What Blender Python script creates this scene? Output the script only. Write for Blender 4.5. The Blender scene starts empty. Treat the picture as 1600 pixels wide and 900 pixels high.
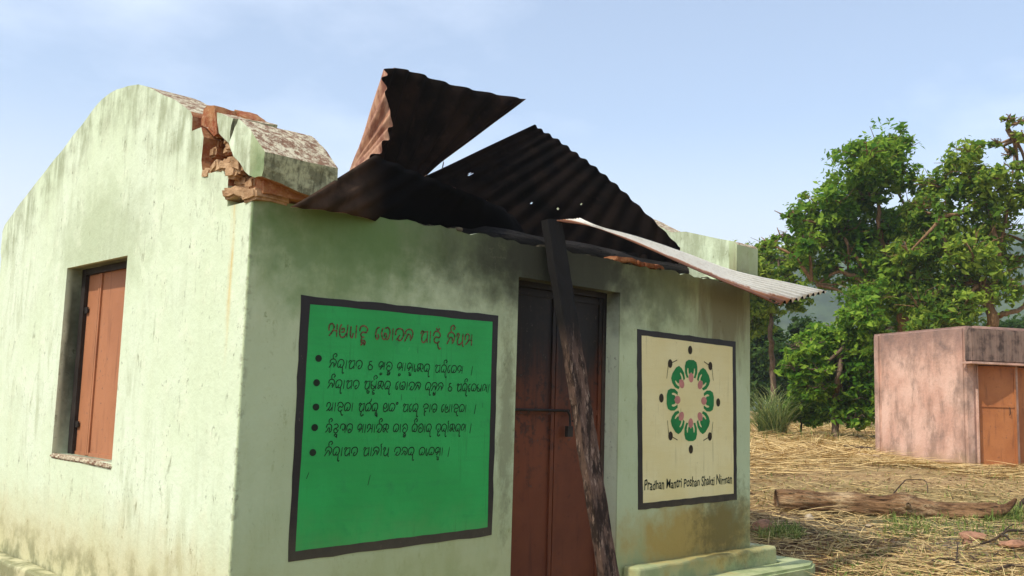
import bpy, bmesh, math, random
import numpy as np
from mathutils import Vector, Matrix, noise as mnoise
from mathutils.geometry import tessellate_polygon

random.seed(11); RNG = np.random.default_rng(11)
R = math.radians
scene = bpy.context.scene
C = scene.collection

# ------------------------------------------------------------------ camera
F, YAW, PITCH, ROLL = 1503.54, R(44.2787), R(6.7736), R(1.6797)
CAM = Vector((-2.31597, -4.21431, 1.07435))
fw = Vector((math.sin(YAW)*math.cos(PITCH), math.cos(YAW)*math.cos(PITCH), math.sin(PITCH)))
r0 = Vector((math.cos(YAW), -math.sin(YAW), 0)); u0 = r0.cross(fw)
rt = r0*math.cos(ROLL)+u0*math.sin(ROLL); up = -r0*math.sin(ROLL)+u0*math.cos(ROLL)
cam = bpy.data.cameras.new('camera'); cam.sensor_width = 36; cam.lens = F/1600*36
cam.clip_start = .05; cam.clip_end = 6000
co = bpy.data.objects.new('camera', cam); C.objects.link(co); scene.camera = co
co.matrix_world = Matrix(((rt.x, up.x, -fw.x, CAM.x), (rt.y, up.y, -fw.y, CAM.y), (rt.z, up.z, -fw.z, CAM.z), (0, 0, 0, 1)))
FH = Vector((math.sin(YAW), math.cos(YAW), 0)); RH = Vector((math.cos(YAW), -math.sin(YAW), 0))

# ------------------------------------------------------------------ light
SUN_EL = R(50); SUN_H = Vector((-.999, .035, 0)).normalized()
SUN = Vector((SUN_H.x*math.cos(SUN_EL), SUN_H.y*math.cos(SUN_EL), math.sin(SUN_EL)))
world = bpy.data.worlds.new("World"); scene.world = world; world.use_nodes = True
wn = world.node_tree.nodes; wl = world.node_tree.links; wn.clear()
sky = wn.new('ShaderNodeTexSky'); sky.sky_type = 'NISHITA'; sky.sun_disc = False
sky.sun_elevation = SUN_EL; sky.sun_rotation = math.atan2(SUN_H.x, SUN_H.y)
sky.altitude = 200; sky.air_density = 1.0; sky.dust_density = 1.4; sky.ozone_density = 1.6
bg = wn.new('ShaderNodeBackground'); bg.inputs['Strength'].default_value = .15
wo = wn.new('ShaderNodeOutputWorld')
tc = wn.new('ShaderNodeTexCoord'); mp = wn.new('ShaderNodeMapping'); mp.inputs['Scale'].default_value = (1.2, 1.2, 2.6)
mp.inputs['Location'].default_value = (.35, .2, .4)
cn = wn.new('ShaderNodeTexNoise'); cn.inputs['Scale'].default_value = 1.9; cn.inputs['Detail'].default_value = 7; cn.inputs['Roughness'].default_value = .55
cr = wn.new('ShaderNodeMapRange'); cr.inputs[1].default_value = .5; cr.inputs[2].default_value = .85; cr.inputs[4].default_value = .6
mx = wn.new('ShaderNodeMix'); mx.data_type = 'RGBA'; mx.inputs[7].default_value = (6.2, 6.6, 7.3, 1)
wl.new(tc.outputs['Generated'], mp.inputs[0]); wl.new(mp.outputs[0], cn.inputs['Vector']); wl.new(cn.outputs[0], cr.inputs[0])
sep = wn.new('ShaderNodeSeparateXYZ'); wl.new(tc.outputs['Generated'], sep.inputs[0])
hr = wn.new('ShaderNodeMapRange'); hr.interpolation_type = 'SMOOTHSTEP'; hr.inputs[1].default_value = .30; hr.inputs[2].default_value = .10; hr.inputs[4].default_value = .75
wl.new(sep.outputs[2], hr.inputs[0]); hx = wn.new('ShaderNodeMix'); hx.data_type = 'RGBA'; hx.inputs[7].default_value = (4.55, 4.75, 5.1, 1)
pale = wn.new('ShaderNodeMix'); pale.data_type = 'RGBA'; pale.inputs[0].default_value = .22; pale.inputs[7].default_value = (4.6, 4.95, 5.1, 1); wl.new(sky.outputs[0], pale.inputs[6])
wl.new(hr.outputs[0], hx.inputs[0]); wl.new(pale.outputs[2], hx.inputs[6])
wl.new(cr.outputs[0], mx.inputs[0]); wl.new(hx.outputs[2], mx.inputs[6]); wl.new(mx.outputs[2], bg.inputs[0]); wl.new(bg.outputs[0], wo.inputs[0])
sl = bpy.data.lights.new('sun', 'SUN'); sl.energy = 2.55; sl.angle = R(.6); sl.color = (1, .95, .86)
so = bpy.data.objects.new('sun', sl); C.objects.link(so)
so.rotation_euler = (-SUN).to_track_quat('-Z', 'Y').to_euler(); so.location = (-20, 0, 25)
scene.view_settings.view_transform = 'Standard'; scene.view_settings.look = 'None'
scene.view_settings.exposure = 0.62; scene.view_settings.gamma = 1; scene.view_settings.use_curve_mapping = False
scene.cycles.volume_step_rate = 1; scene.cycles.volume_max_steps = 64; scene.cycles.volume_bounces = 1
scene.cycles.max_bounces = 6; scene.cycles.transparent_max_bounces = 8

# ------------------------------------------------------------------ place helpers (points of the world from measured directions)
def ray(px, py):
    return fw + rt*((px-800)/F) - up*((py-450)/F)
def Py(px, py, y): d = ray(px, py); return CAM + d*((y-CAM.y)/d.y)
def Px(px, py, x): d = ray(px, py); return CAM + d*((x-CAM.x)/d.x)
def Pd(px, py, dist): return CAM + ray(px, py)*dist
def sstep(a, b, v):
    t = min(1, max(0, (v-a)/(b-a))); return t*t*(3-2*t)
def gz(x, y):
    s = (x-CAM.x)*FH.x+(y-CAM.y)*FH.y
    z = -.24 + .52*sstep(6.5, 16, s) + .3*sstep(14, 28, s)
    w = 1-sstep(60, 120, abs(s))
    return z + w*(.035*mnoise.noise((x*.35, y*.35, 3)) + .012*mnoise.noise((x*1.3, y*1.3, 7)))*sstep(0, .8, math.hypot(max(0, max(-.6-x, x-5.3)), max(0, max(-.8-y, y-4.6)))+.15)
def G(px, py, dz=0):
    d = ray(px, py); t = 4.
    while t < 300:
        p = CAM+d*t
        if p.z <= gz(p.x, p.y)+dz: break
        t += .02 if t < 40 else .5
    return CAM+d*t

# ------------------------------------------------------------------ object helpers
def link(name, me, parent=None, mats=()):
    o = bpy.data.objects.new(name, me); C.objects.link(o)
    for m in mats: me.materials.append(m)
    if parent: o.parent = parent
    return o
def tag(o, label=None, cat=None, group=None, kind=None):
    if label: o['label'] = label
    if cat: o['category'] = cat
    if group: o['group'] = group
    if kind: o['kind'] = kind
    return o
def empty(name, loc, label, cat, group=None):
    o = bpy.data.objects.new(name, None); C.objects.link(o); o.location = loc
    return tag(o, label, cat, group)
def frombm(name, bm, parent=None, mats=(), smooth=False):
    me = bpy.data.meshes.new(name); bm.normal_update(); bm.to_mesh(me); bm.free()
    if smooth:
        for p in me.polygons: p.use_smooth = True
    if parent is not None and parent.location.length > 0:
        me.transform(Matrix.Translation(-parent.location))   # meshes are written in world coordinates
    return link(name, me, parent, mats)
def rebase(o, loc):
    loc = Vector(loc); o.data.transform(Matrix.Translation(-loc)); o.location = loc; return o
def frompy(name, verts, faces, parent=None, mats=(), smooth=False):
    me = bpy.data.meshes.new(name); me.from_pydata(verts, [], faces); me.update()
    if smooth: me.polygons.foreach_set('use_smooth', [True]*len(me.polygons))
    if parent is not None and parent.location.length > 0: me.transform(Matrix.Translation(-parent.location))
    return link(name, me, parent, mats)
def bx(bm, x0, x1, y0, y1, z0, z1, mi=0):
    v = [bm.verts.new(p) for p in [(x0,y0,z0),(x1,y0,z0),(x1,y1,z0),(x0,y1,z0),(x0,y0,z1),(x1,y0,z1),(x1,y1,z1),(x0,y1,z1)]]
    fs = []
    for q in [(3,2,1,0),(4,5,6,7),(0,1,5,4),(1,2,6,5),(2,3,7,6),(3,0,4,7)]:
        f = bm.faces.new([v[i] for i in q]); f.material_index = mi; fs.append(f)
    return v
def bevel(bm, w, seg=2):
    bmesh.ops.bevel(bm, geom=bm.edges[:], offset=w, segments=seg, affect='EDGES', profile=.6)
def prism(bm, outline, hole, conv, t0, t1, mi=0):
    """outline (and hole) in 2-D, conv(a, b, t) -> 3-D; closed solid between t0 and t1"""
    loops = [outline]+([hole] if hole else [])
    flat = [p for l in loops for p in l]
    A = [bm.verts.new(conv(a, b, t0)) for a, b in flat]; B = [bm.verts.new(conv(a, b, t1)) for a, b in flat]
    for tri in tessellate_polygon([[Vector((a, b, 0)) for a, b in l] for l in loops]):
        for L in (A, B):
            try: bm.faces.new([L[i] for i in tri]).material_index = mi
            except ValueError: pass
    k = 0
    for l in loops:
        n = len(l)
        for i in range(n):
            j = (i+1) % n
            bm.faces.new([A[k+i], A[k+j], B[k+j], B[k+i]]).material_index = mi
        k += n
    bmesh.ops.recalc_face_normals(bm, faces=bm.faces[:])
def tube(bm, pts, radii, seg=8, wob=0, cap=True, mi=0, seed=0):
    pts = [Vector(p) for p in pts]; rings = []
    n = len(pts); ref = Vector((.13, .31, .94))
    for i, p in enumerate(pts):
        d = (pts[min(i+1, n-1)]-pts[max(i-1, 0)]).normalized()
        a = d.cross(ref)
        if a.length < .1: a = d.cross(Vector((1, 0, 0)))
        a.normalize(); b = d.cross(a)
        ring = []
        for k in range(seg):
            t = 2*math.pi*k/seg; r = radii[i]*(1+wob*mnoise.noise((p.x*4+seed, p.z*4+k*.9, p.y*4)))
            ring.append(bm.verts.new(p+a*(math.cos(t)*r)+b*(math.sin(t)*r)))
        rings.append(ring)
    for i in range(n-1):
        for k in range(seg):
            f = bm.faces.new([rings[i][k], rings[i][(k+1) % seg], rings[i+1][(k+1) % seg], rings[i+1][k]]); f.smooth = True; f.material_index = mi
    if cap:
        for rr in (rings[0], rings[-1][::-1]):
            f = bm.faces.new(rr); f.material_index = mi
def cat(pts, n):
    """Catmull-Rom through points, n samples"""
    P = [Vector(p) for p in pts]; m = len(P)-1; out = []
    for i in range(n):
        t = i/(n-1)*m; k = min(int(t), m-1); f = t-k
        p0, p1, p2, p3 = P[max(k-1, 0)], P[k], P[k+1], P[min(k+2, m)]
        out.append(.5*((2*p1)+(p2-p0)*f+(2*p0-5*p1+4*p2-p3)*f*f+(3*p1-p0-3*p2+p3)*f**3))
    return out
def roughen(bm, amt, sc, seed=0, cuts=0):
    if cuts: bmesh.ops.subdivide_edges(bm, edges=bm.edges[:], cuts=cuts, use_grid_fill=True)
    for v in bm.verts:
        q = v.co*sc+Vector((seed*7.3, seed*3.1, seed))
        v.co += Vector((mnoise.noise(q), mnoise.noise(q+Vector((31, 0, 0))), mnoise.noise(q+Vector((0, 57, 0)))))*amt

# ------------------------------------------------------------------ node helpers
class NT:
    def __init__(s, name, rough=.9, spec=.2):
        s.m = bpy.data.materials.new(name); s.m.use_nodes = True; s.t = s.m.node_tree; s.n = s.t.nodes; s.l = s.t.links
        s.b = s.n['Principled BSDF']; s.b.inputs['Roughness'].default_value = rough; s.b.inputs['Specular IOR Level'].default_value = spec
        s._p = None
    def put(s, v, sock):
        if hasattr(v, 'is_output'): s.l.new(v, sock)
        elif isinstance(v, (tuple, list)): sock.default_value = (*v, 1) if len(v) == 3 and sock.type == 'RGBA' else v
        else: sock.default_value = v
    def pos(s, obj=False):
        if obj: return s.n.new('ShaderNodeTexCoord').outputs['Object']
        if not s._p: s._p = s.n.new('ShaderNodeNewGeometry')
        return s._p.outputs['Position']
    def math(s, op, a, b=0., c=None, clamp=False):
        n = s.n.new('ShaderNodeMath'); n.operation = op; n.use_clamp = clamp
        s.put(a, n.inputs[0]); s.put(b, n.inputs[1])
        if c is not None: s.put(c, n.inputs[2])
        return n.outputs[0]
    def mul(s, a, b): return s.math('MULTIPLY', a, b)
    def add(s, a, b): return s.math('ADD', a, b)
    def map(s, v, scale=(1, 1, 1), loc=(0, 0, 0), rot=(0, 0, 0)):
        n = s.n.new('ShaderNodeMapping'); s.put(v, n.inputs[0]); n.inputs[1].default_value = loc; n.inputs[2].default_value = rot; n.inputs[3].default_value = scale
        return n.outputs[0]
    def noise(s, v, scale, detail=4, rough=.55, dist=0):
        n = s.n.new('ShaderNodeTexNoise'); s.put(v, n.inputs['Vector']); n.inputs['Scale'].default_value = scale
        n.inputs['Detail'].default_value = detail; n.inputs['Roughness'].default_value = rough; n.inputs['Distortion'].default_value = dist
        return n.outputs[0]
    def ss(s, v, a, b, o0=0., o1=1.):
        n = s.n.new('ShaderNodeMapRange'); n.interpolation_type = 'SMOOTHSTEP'
        s.put(v, n.inputs[0]); n.inputs[1].default_value = a; n.inputs[2].default_value = b; n.inputs[3].default_value = o0; n.inputs[4].default_value = o1
        return n.outputs[0]
    def mix(s, f, a, b, mode='MIX'):
        n = s.n.new('ShaderNodeMix'); n.data_type = 'RGBA'; n.blend_type = mode
        s.put(f, n.inputs[0]); s.put(a, n.inputs[6]); s.put(b, n.inputs[7]); return n.outputs[2]
    def xyz(s, v):
        n = s.n.new('ShaderNodeSeparateXYZ'); s.put(v, n.inputs[0]); return n.outputs
    def blob(s, v, c, r, nz=None, amt=.5, soft=.6):
        """soft ellipsoid round c with radii r, its rim broken up by the noise nz"""
        m = s.map(v, tuple(1/k for k in r), tuple(-a/k for a, k in zip(c, r)))
        n = s.n.new('ShaderNodeVectorMath'); n.operation = 'LENGTH'; s.put(m, n.inputs[0]); d = n.outputs['Value']
        if nz is not None: d = s.add(d, s.mul(s.add(nz, -.5), amt*2))
        return s.ss(d, 1-soft/2-.2, 1+soft/2, 1., 0.)
    def rnd(s):
        if not s._p: s._p = s.n.new('ShaderNodeNewGeometry')
        return s._p.outputs['Random Per Island']
    def bump(s, h, strength=.4, dist=.01):
        n = s.n.new('ShaderNodeBump'); n.inputs['Strength'].default_value = strength; n.inputs['Distance'].default_value = dist
        s.put(h, n.inputs['Height']); s.l.new(n.outputs[0], s.b.inputs['Normal'])
    def col(s, c): s.put(c, s.b.inputs['Base Color']); return s.m
    def rough(s, c): s.put(c, s.b.inputs['Roughness'])

def plaster():
    """lime-green painted plaster of the house with dirt, algae, soot, rust and painted-in shade"""
    s = NT('pale green plaster', .92, .15); p = s.pos(); X = s.xyz(p)
    n1 = s.noise(p, 1.3, 5); n2 = s.noise(p, 6, 5, .6); n3 = s.noise(p, 38, 4, .65)
    st = s.noise(s.map(p, (6, 6, 1.1)), 1.6, 6, .68, .5)
    c = s.mix(s.ss(n1, .35, .65), (.605, .685, .475), (.655, .73, .54))
    c = s.mix(s.mul(s.ss(n2, .5, .75), .35), c, (.76, .78, .58))
    # streaky dirt and dark specks, heavier in patches
    patch = s.ss(n1, .42, .68)
    c = s.mix(s.mul(s.mul(s.ss(st, .46, .66), s.add(.2, patch)), .45), c, (.38, .42, .25))
    c = s.mix(s.mul(s.ss(s.noise(s.map(p, (11, 11, 3.2), (5, 2, 0)), 1.7, 6, .75, .6), .56, .72), s.ss(n2, .40, .62)), c, (.25, .27, .17))
    speck = s.mul(s.ss(s.noise(s.map(p, (1, 1, .7)), 21, 5, .8), .59, .66), s.ss(n2, .44, .60))
    c = s.mix(s.mul(speck, .8), c, (.10, .11, .07))
    spk2 = s.mul(s.ss(s.noise(s.map(p, (1, 1, .7), (3, 9, 1)), 42, 3, .7), .61, .68), s.ss(s.noise(p, 2.6, 3), .46, .66))
    c = s.mix(s.mul(spk2, .5), c, (.12, .12, .08))
    # algae along the gable's top, following its slope
    ay = s.math('ABSOLUTE', s.add(X[1], -1.91))
    edge = s.add(s.add(X[2], s.mul(ay, .40)), s.mul(n2, .25))
    top = s.mul(s.ss(edge, 2.70, 3.1), s.ss(s.add(s.mul(st, .6), s.mul(n2, .4)), .38, .62))
    c = s.mix(s.mul(top, .75), c, (.26, .29, .17))
    # algae above the window
    c = s.mix(s.mul(s.blob(p, (0, 1.85, 2.02), (.3, .75, .36), n2, .9, .9), .5), c, (.33, .38, .22))
    # rust run on the gable near its corner
    ru = s.mul(s.mul(s.ss(s.math('ABSOLUTE', s.add(s.add(X[1], -.17), s.mul(s.add(n1, -.5), .08))), .0, .035, 1, 0), s.ss(X[2], 1.1, 1.75)), s.ss(X[2], 2.02, 2.1, 1, 0))
    ru = s.mul(ru, s.ss(X[0], .03, .1, 1, 0))
    c = s.mix(s.mul(ru, s.ss(s.noise(s.map(p, (14, 14, 1.5)), 2, 5, .7), .35, .65, .05, .7)), c, (.62, .40, .10))
    # ground splash: yellow earth
    lo = s.ss(s.add(X[2], s.mul(n2, -.35)), -.16, .38, 1, 0)
    c = s.mix(s.mul(lo, .6), c, (.46, .36, .15))
    lo2 = s.mul(s.ss(s.add(X[2], s.mul(n2, -.5)), -.42, .0, 1, 0), s.ss(n2, .42, .6))
    c = s.mix(s.mul(lo2, .7), c, (.13, .14, .06))
    front = s.ss(X[1], .001, .016, 1, 0)
    # front wall: dull film of soot and grime, soot over the door, brown run under the pale sheet, shade of the roof sheets painted along the top
    c = s.mix(s.mul(front, .5), c, (.37, .45, .21)); c = s.mix(s.mul(s.mul(front, s.ss(n1, .42, .62)), .35), c, (.32, .38, .16))
    c = s.mix(s.mul(s.mul(s.blob(p, (1.2, 0, 2.06), (1.5, .3, .36), n2, .6, .9), front), .72), c, (.06, .085, .03))  # shadow of the roof sheets, painted into the wall colour
    c = s.mix(s.mul(s.mul(s.blob(p, (.5, 0, 1.9), (.6, .3, .4), n2, .9, .9), front), .6), c, (.10, .20, .05))  # greener end of that painted shade, near the corner
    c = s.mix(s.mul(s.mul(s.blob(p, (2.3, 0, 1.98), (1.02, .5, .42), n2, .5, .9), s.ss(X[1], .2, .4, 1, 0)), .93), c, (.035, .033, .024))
    c = s.mix(s.mul(s.mul(s.blob(p, (3.35, 0, 1.95), (.35, .3, .3), n2, .9, .8), front), .6), c, (.12, .14, .07))
    c = s.mix(s.mul(s.mul(s.blob(p, (4.15, 0, 1.85), (.42, .3, .42), st, .9, .8), front), .72), c, (.13, .085, .035))
    c = s.mix(s.mul(s.mul(s.blob(p, (3.8, 0, .14), (.85, .3, .26), n2, .9, .8), front), .85), c, (.40, .27, .065))
    c = s.mix(s.mul(s.mul(s.blob(p, (4.15, 0, .2), (.4, .3, .3), s.noise(p, 14, 6, .75), 1.3, .9), front), .6), c, (.07, .07, .03))
    c = s.mix(s.mul(s.mul(s.blob(p, (1.78, 0, .95), (.07, .2, .6), s.noise(s.map(p, (1, 1, .5)), 16, 6, .75), 1.6, .9), front), .5), c, (.10, .09, .04))
    # window reveal: the shade of the unlit recess painted dark
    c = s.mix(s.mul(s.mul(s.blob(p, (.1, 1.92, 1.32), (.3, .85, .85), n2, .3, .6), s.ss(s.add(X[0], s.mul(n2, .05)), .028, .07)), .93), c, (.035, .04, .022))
    # hairline cracks and flaked spots
    vo = s.n.new('ShaderNodeTexVoronoi'); vo.feature = 'DISTANCE_TO_EDGE'; vo.inputs['Scale'].default_value = 1.1
    wp = s.n.new('ShaderNodeVectorMath'); wp.operation = 'ADD'; s.put(p, wp.inputs[0])
    wc = s.n.new('ShaderNodeTexNoise'); s.put(p, wc.inputs['Vector']); wc.inputs['Scale'].default_value = 3.5; wc.inputs['Detail'].default_value = 6
    ws = s.n.new('ShaderNodeVectorMath'); ws.operation = 'SCALE'; s.put(wc.outputs['Color'], ws.inputs[0]); ws.inputs[3].default_value = .55
    s.l.new(ws.outputs[0], wp.inputs[1]); s.l.new(wp.outputs[0], vo.inputs['Vector'])
    crack = s.mul(s.ss(vo.outputs['Distance'], .0, .004, 1, 0), s.ss(n1, .52, .62)); c = s.mix(s.mul(crack, .22), c, (.16, .17, .10))
    chip = s.mul(s.ss(s.add(s.math('ABSOLUTE', X[0]), s.math('ABSOLUTE', X[1])), .0, .045, 1, 0), s.ss(s.noise(p, 17, 5, .7), .5, .6))
    c = s.mix(s.mul(chip, .6), c, (.22, .22, .14)); n3 = s.add(n3, s.mul(crack, -.6))
    # sooty inside, painted near black to stand for its missing light
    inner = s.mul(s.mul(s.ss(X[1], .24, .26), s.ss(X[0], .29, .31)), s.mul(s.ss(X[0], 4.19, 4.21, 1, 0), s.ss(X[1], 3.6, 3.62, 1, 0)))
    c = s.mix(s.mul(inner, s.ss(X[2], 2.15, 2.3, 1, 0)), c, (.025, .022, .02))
    s.bump(s.add(s.add(s.mul(n3, .5), s.mul(n2, 1.5)), s.mul(n1, 5)), .34, .014)
    return s.col(c)

def toilet_plaster():
    s = NT('pink plaster', .93, .12); p = s.pos(); X = s.xyz(p)
    n1 = s.noise(p, 1.6, 5); n2 = s.noise(p, 5, 5, .65); st = s.noise(s.map(p, (2.3, 2.3, 1.0)), 1.6, 6, .7, .2)
    c = s.mix(s.ss(n1, .35, .65), (.56, .325, .235), (.69, .45, .34))
    c = s.mix(s.mul(s.ss(st, .40, .68), .72), c, (.26, .165, .12))
    c = s.mix(s.mul(s.ss(s.add(X[2], s.mul(n2, .9)), 2.2, 2.95), .8), c, (.24, .15, .12))
    c = s.mix(s.mul(s.mul(s.ss(n2, .46, .72), s.ss(st, .4, .6)), .6), c, (.17, .125, .105))
    c = s.mix(s.mul(s.ss(s.add(X[2], s.mul(n2, -.6)), -.2, .3, 1, 0), .75), c, (.38, .25, .12))
    s.bump(s.add(n2, s.noise(p, 22, 4)), .4, .02)
    return s.col(c)
def fascia():
    s = NT('stained fascia', .95, .1); p = s.pos()
    st = s.noise(s.map(p, (8, 8, .7)), 1.5, 6, .7); n2 = s.noise(p, 7, 5)
    c = s.mix(s.ss(s.add(s.mul(st, .5), s.mul(n2, .5)), .38, .6), (.07, .05, .042), (.27, .18, .135)); c = s.mix(s.mul(s.ss(n2, .5, .7), .5), c, (.13, .11, .09))
    s.bump(n2, .4, .02); return s.col(c)
def brick():
    s = NT('broken brick and mud mortar', .97, .08); p = s.pos()
    n1 = s.noise(p, 9, 5, .6); n2 = s.noise(p, 40, 5, .65)
    c = s.mix(s.ss(n1, .38, .6), (.27, .085, .04), (.36, .17, .075)); c = s.mix(s.mul(s.ss(n2, .45, .7), .6), c, (.48, .29, .16))
    s.bump(s.add(n1, s.mul(n2, .6)), .8, .015); return s.col(c)
def mortar():
    s = NT('crumbling mud mortar', .97, .08); p = s.pos(); n1 = s.noise(p, 14, 6, .7)
    c = s.mix(s.ss(n1, .3, .65), (.30, .17, .085), (.52, .34, .19)); s.bump(n1, .9, .02); return s.col(c)
def coping():
    s = NT('weathered coping', .97, .08); p = s.pos()
    n1 = s.noise(p, 21, 7, .78); n2 = s.noise(p, 55, 4, .75)
    c = s.mix(s.ss(n1, .42, .58), (.24, .135, .085), (.66, .60, .42)); c = s.mix(s.mul(s.ss(n2, .5, .62), .65), c, (.17, .09, .06))
    s.bump(s.add(n1, n2), .6, .012); return s.col(c)
def chunk_end():
    s = NT('mossy plaster', .95, .1); p = s.pos(); n1 = s.noise(p, 11, 6, .7); n2 = s.noise(s.map(p, (3, 3, .6)), 14, 5, .7)
    c = s.mix(s.ss(n1, .4, .6), (.19, .19, .11), (.46, .47, .28)); c = s.mix(s.mul(s.ss(n2, .48, .66), .7), c, (.07, .07, .04))
    s.bump(n1, .6, .012); return s.col(c)
def metal_paint(name, c0, c1, dirt, soot=None):
    s = NT(name, .62, .3); p = s.pos(); n1 = s.noise(p, 2.2, 5, .6); n2 = s.noise(p, 17, 5, .7); st = s.noise(s.map(p, (12, 12, 1.2)), 1.5, 4)
    c = s.mix(s.ss(n1, .35, .65), c0, c1); c = s.mix(s.mul(s.ss(st, .52, .75), .5), c, dirt); c = s.mix(s.mul(s.ss(n2, .58, .72), .5), c, dirt)
    if soot:
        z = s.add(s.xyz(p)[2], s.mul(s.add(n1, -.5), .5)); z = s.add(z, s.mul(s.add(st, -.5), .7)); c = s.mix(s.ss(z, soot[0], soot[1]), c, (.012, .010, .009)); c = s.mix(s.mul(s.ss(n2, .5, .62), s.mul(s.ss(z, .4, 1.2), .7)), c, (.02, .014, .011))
    fl = s.noise(p, 34, 4, .7); c = s.mix(s.mul(s.mul(s.ss(fl, .62, .68), s.ss(n1, .48, .6)), .7), c, (.10, .075, .06)); s.bump(s.add(s.mul(n1, 2), s.mul(n2, .4)), .25, .012); return s.col(c)
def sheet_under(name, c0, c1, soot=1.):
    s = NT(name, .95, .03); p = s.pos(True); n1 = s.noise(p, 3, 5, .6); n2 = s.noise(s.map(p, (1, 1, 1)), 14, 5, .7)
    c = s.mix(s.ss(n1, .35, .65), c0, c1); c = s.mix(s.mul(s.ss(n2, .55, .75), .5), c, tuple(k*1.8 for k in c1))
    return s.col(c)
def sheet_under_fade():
    s = NT('brown sheet with painted dark end', .95, .03); p = s.pos(); n1 = s.noise(p, 5, 5, .6)
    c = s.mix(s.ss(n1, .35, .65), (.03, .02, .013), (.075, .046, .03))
    return s.col(s.mix(s.ss(s.add(s.xyz(p)[0], s.mul(s.add(n1, -.5), .3)), .50, .85), c, (.0035, .003, .0028)))  # right part painted black to imitate the dark opening behind the sheet
def sheet_top():
    s = NT('weathered galvanised sheet', .5, .4); p = s.pos(True); n1 = s.noise(p, 2.0, 5, .6); n2 = s.noise(p, 20, 5, .7)
    c = s.mix(s.ss(n2, .4, .7), (.82, .77, .64), (.72, .66, .53))
    at = s.n.new('ShaderNodeAttribute'); at.attribute_name = 'rust'
    e = s.add(at.outputs['Fac'], s.mul(s.add(n1, -.5), 1.7)); e = s.add(e, s.mul(s.add(n2, -.5), .35))
    c = s.mix(s.ss(e, .40, .60), c, (.43, .17, .06)); c = s.mix(s.mul(s.ss(e, .75, 1.0), .8), c, (.16, .055, .025))
    return s.col(c)
def rust_top():
    s = NT('rusty sheet', .6, .3); p = s.pos(True); n1 = s.noise(p, 3, 5, .6); n2 = s.noise(s.map(p, (2, 2, .5)), 13, 5, .7)
    c = s.mix(s.ss(n2, .38, .62), (.22, .085, .045), (.46, .25, .14)); c = s.mix(s.mul(s.ss(n1, .5, .7), .6), c, (.60, .42, .28)); return s.col(c)
def charred():
    s = NT('charred plank', .85, .2); p = s.pos(); n1 = s.noise(s.map(p, (3, 3, 1)), 5, 5, .7); n2 = s.noise(s.map(p, (4, 4, .8)), 12, 6, .7); z = s.xyz(p)[2]
    c = s.mix(s.ss(n1, .42, .6), (.022, .013, .009), (.115, .07, .05)); c = s.mix(s.mul(s.ss(n2, .54, .68), .8), c, (.33, .235, .175))
    c = s.mix(s.ss(s.add(z, s.mul(n1, .25)), 1.45, 1.75), c, (.010, .009, .008)); s.bump(s.add(n1, n2), .6, .008); return s.col(c)
def wood(name, dark, mid, light, ax=(1.2, 8, 8), soot=0):
    s = NT(name, .9, .15); p = s.pos(True); n1 = s.noise(s.map(p, ax), 1.8, 6, .7, .8); n2 = s.noise(s.map(p, tuple(a*2.5 for a in ax)), 2.2, 6, .75); n3 = s.noise(p, 2.2, 4)
    c = s.mix(s.ss(n1, .38, .62), dark, mid); c = s.mix(s.ss(s.add(s.mul(n2, .6), s.mul(n3, .4)), .5, .66), c, light)
    c = s.mix(s.mul(s.ss(n2, .54, .6), .9), c, tuple(k*.25 for k in dark))
    s.bump(s.add(n1, n2), .9, .03); return s.col(c)
def leafmat(name, dark, mid, light, trans=.5):
    s = NT(name, .6, .08); r = s.rnd(); p = s.pos(True); n = s.noise(p, .9, 3)
    c = s.mix(r, dark, mid); c = s.mix(s.mul(s.ss(s.add(s.mul(r, .45), n), .62, .95), .9), c, light); s.col(c)
    tr = s.n.new('ShaderNodeBsdfTranslucent'); s.put(s.mix(.5, c, light), tr.inputs[0])
    ms = s.n.new('ShaderNodeMixShader'); ms.inputs[0].default_value = trans; out = s.n['Material Output']
    s.l.new(s.b.outputs[0], ms.inputs[1]); s.l.new(tr.outputs[0], ms.inputs[2]); s.l.new(ms.outputs[0], out.inputs[0]); return s.m
def plain(name, c, rough=.8, var=.25, sc=9, spec=.2):
    s = NT(name, rough, spec); p = s.pos(); n = s.noise(p, sc, 5, .65)
    return s.col(s.mix(s.ss(n, .35, .65), tuple(k*(1-var) for k in c), tuple(min(1, k*(1+var)) for k in c)))
def panel_paint(name, c0, c1, stain, worn):
    s = NT(name, .5, .35); p = s.pos(); n1 = s.noise(p, 2.2, 4, .5); n2 = s.noise(p, 9, 5, .6); n3 = s.noise(s.map(p, (1, 1, .5)), 50, 3, .7)
    c = s.mix(s.ss(n1, .35, .65), c0, c1); c = s.mix(s.mul(s.ss(n2, .55, .75), .5), c, stain)
    c = s.mix(s.mul(s.mul(s.ss(n3, .66, .74), s.ss(n1, .45, .6)), .6), c, worn)
    bs = s.noise(s.map(p, (2.2, 2.2, 26)), 1.6, 4, .6); c = s.mix(s.mul(s.ss(bs, .45, .68), .18), c, stain)
    dr_ = s.noise(s.map(p, (26, 26, 1.3)), 1.6, 5, .65); c = s.mix(s.mul(s.mul(s.ss(dr_, .55, .7), s.ss(n1, .42, .6)), .5), c, tuple(k*.6 for k in c0))
    du = s.ss(s.add(s.xyz(p)[2], s.mul(n2, .4)), .75, .4); c = s.mix(s.mul(du, .16), c, (.30, .26, .14))
    sc = s.noise(s.map(p, (40, 40, 5), (0, 0, 0), (0, .35, 0)), 1.4, 2, .5); c = s.mix(s.mul(s.ss(sc, .73, .78), .6), c, tuple(k*.4 for k in c0))
    s.bump(s.add(n2, s.noise(p, 38, 4)), .15, .01); return s.col(c)
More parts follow.
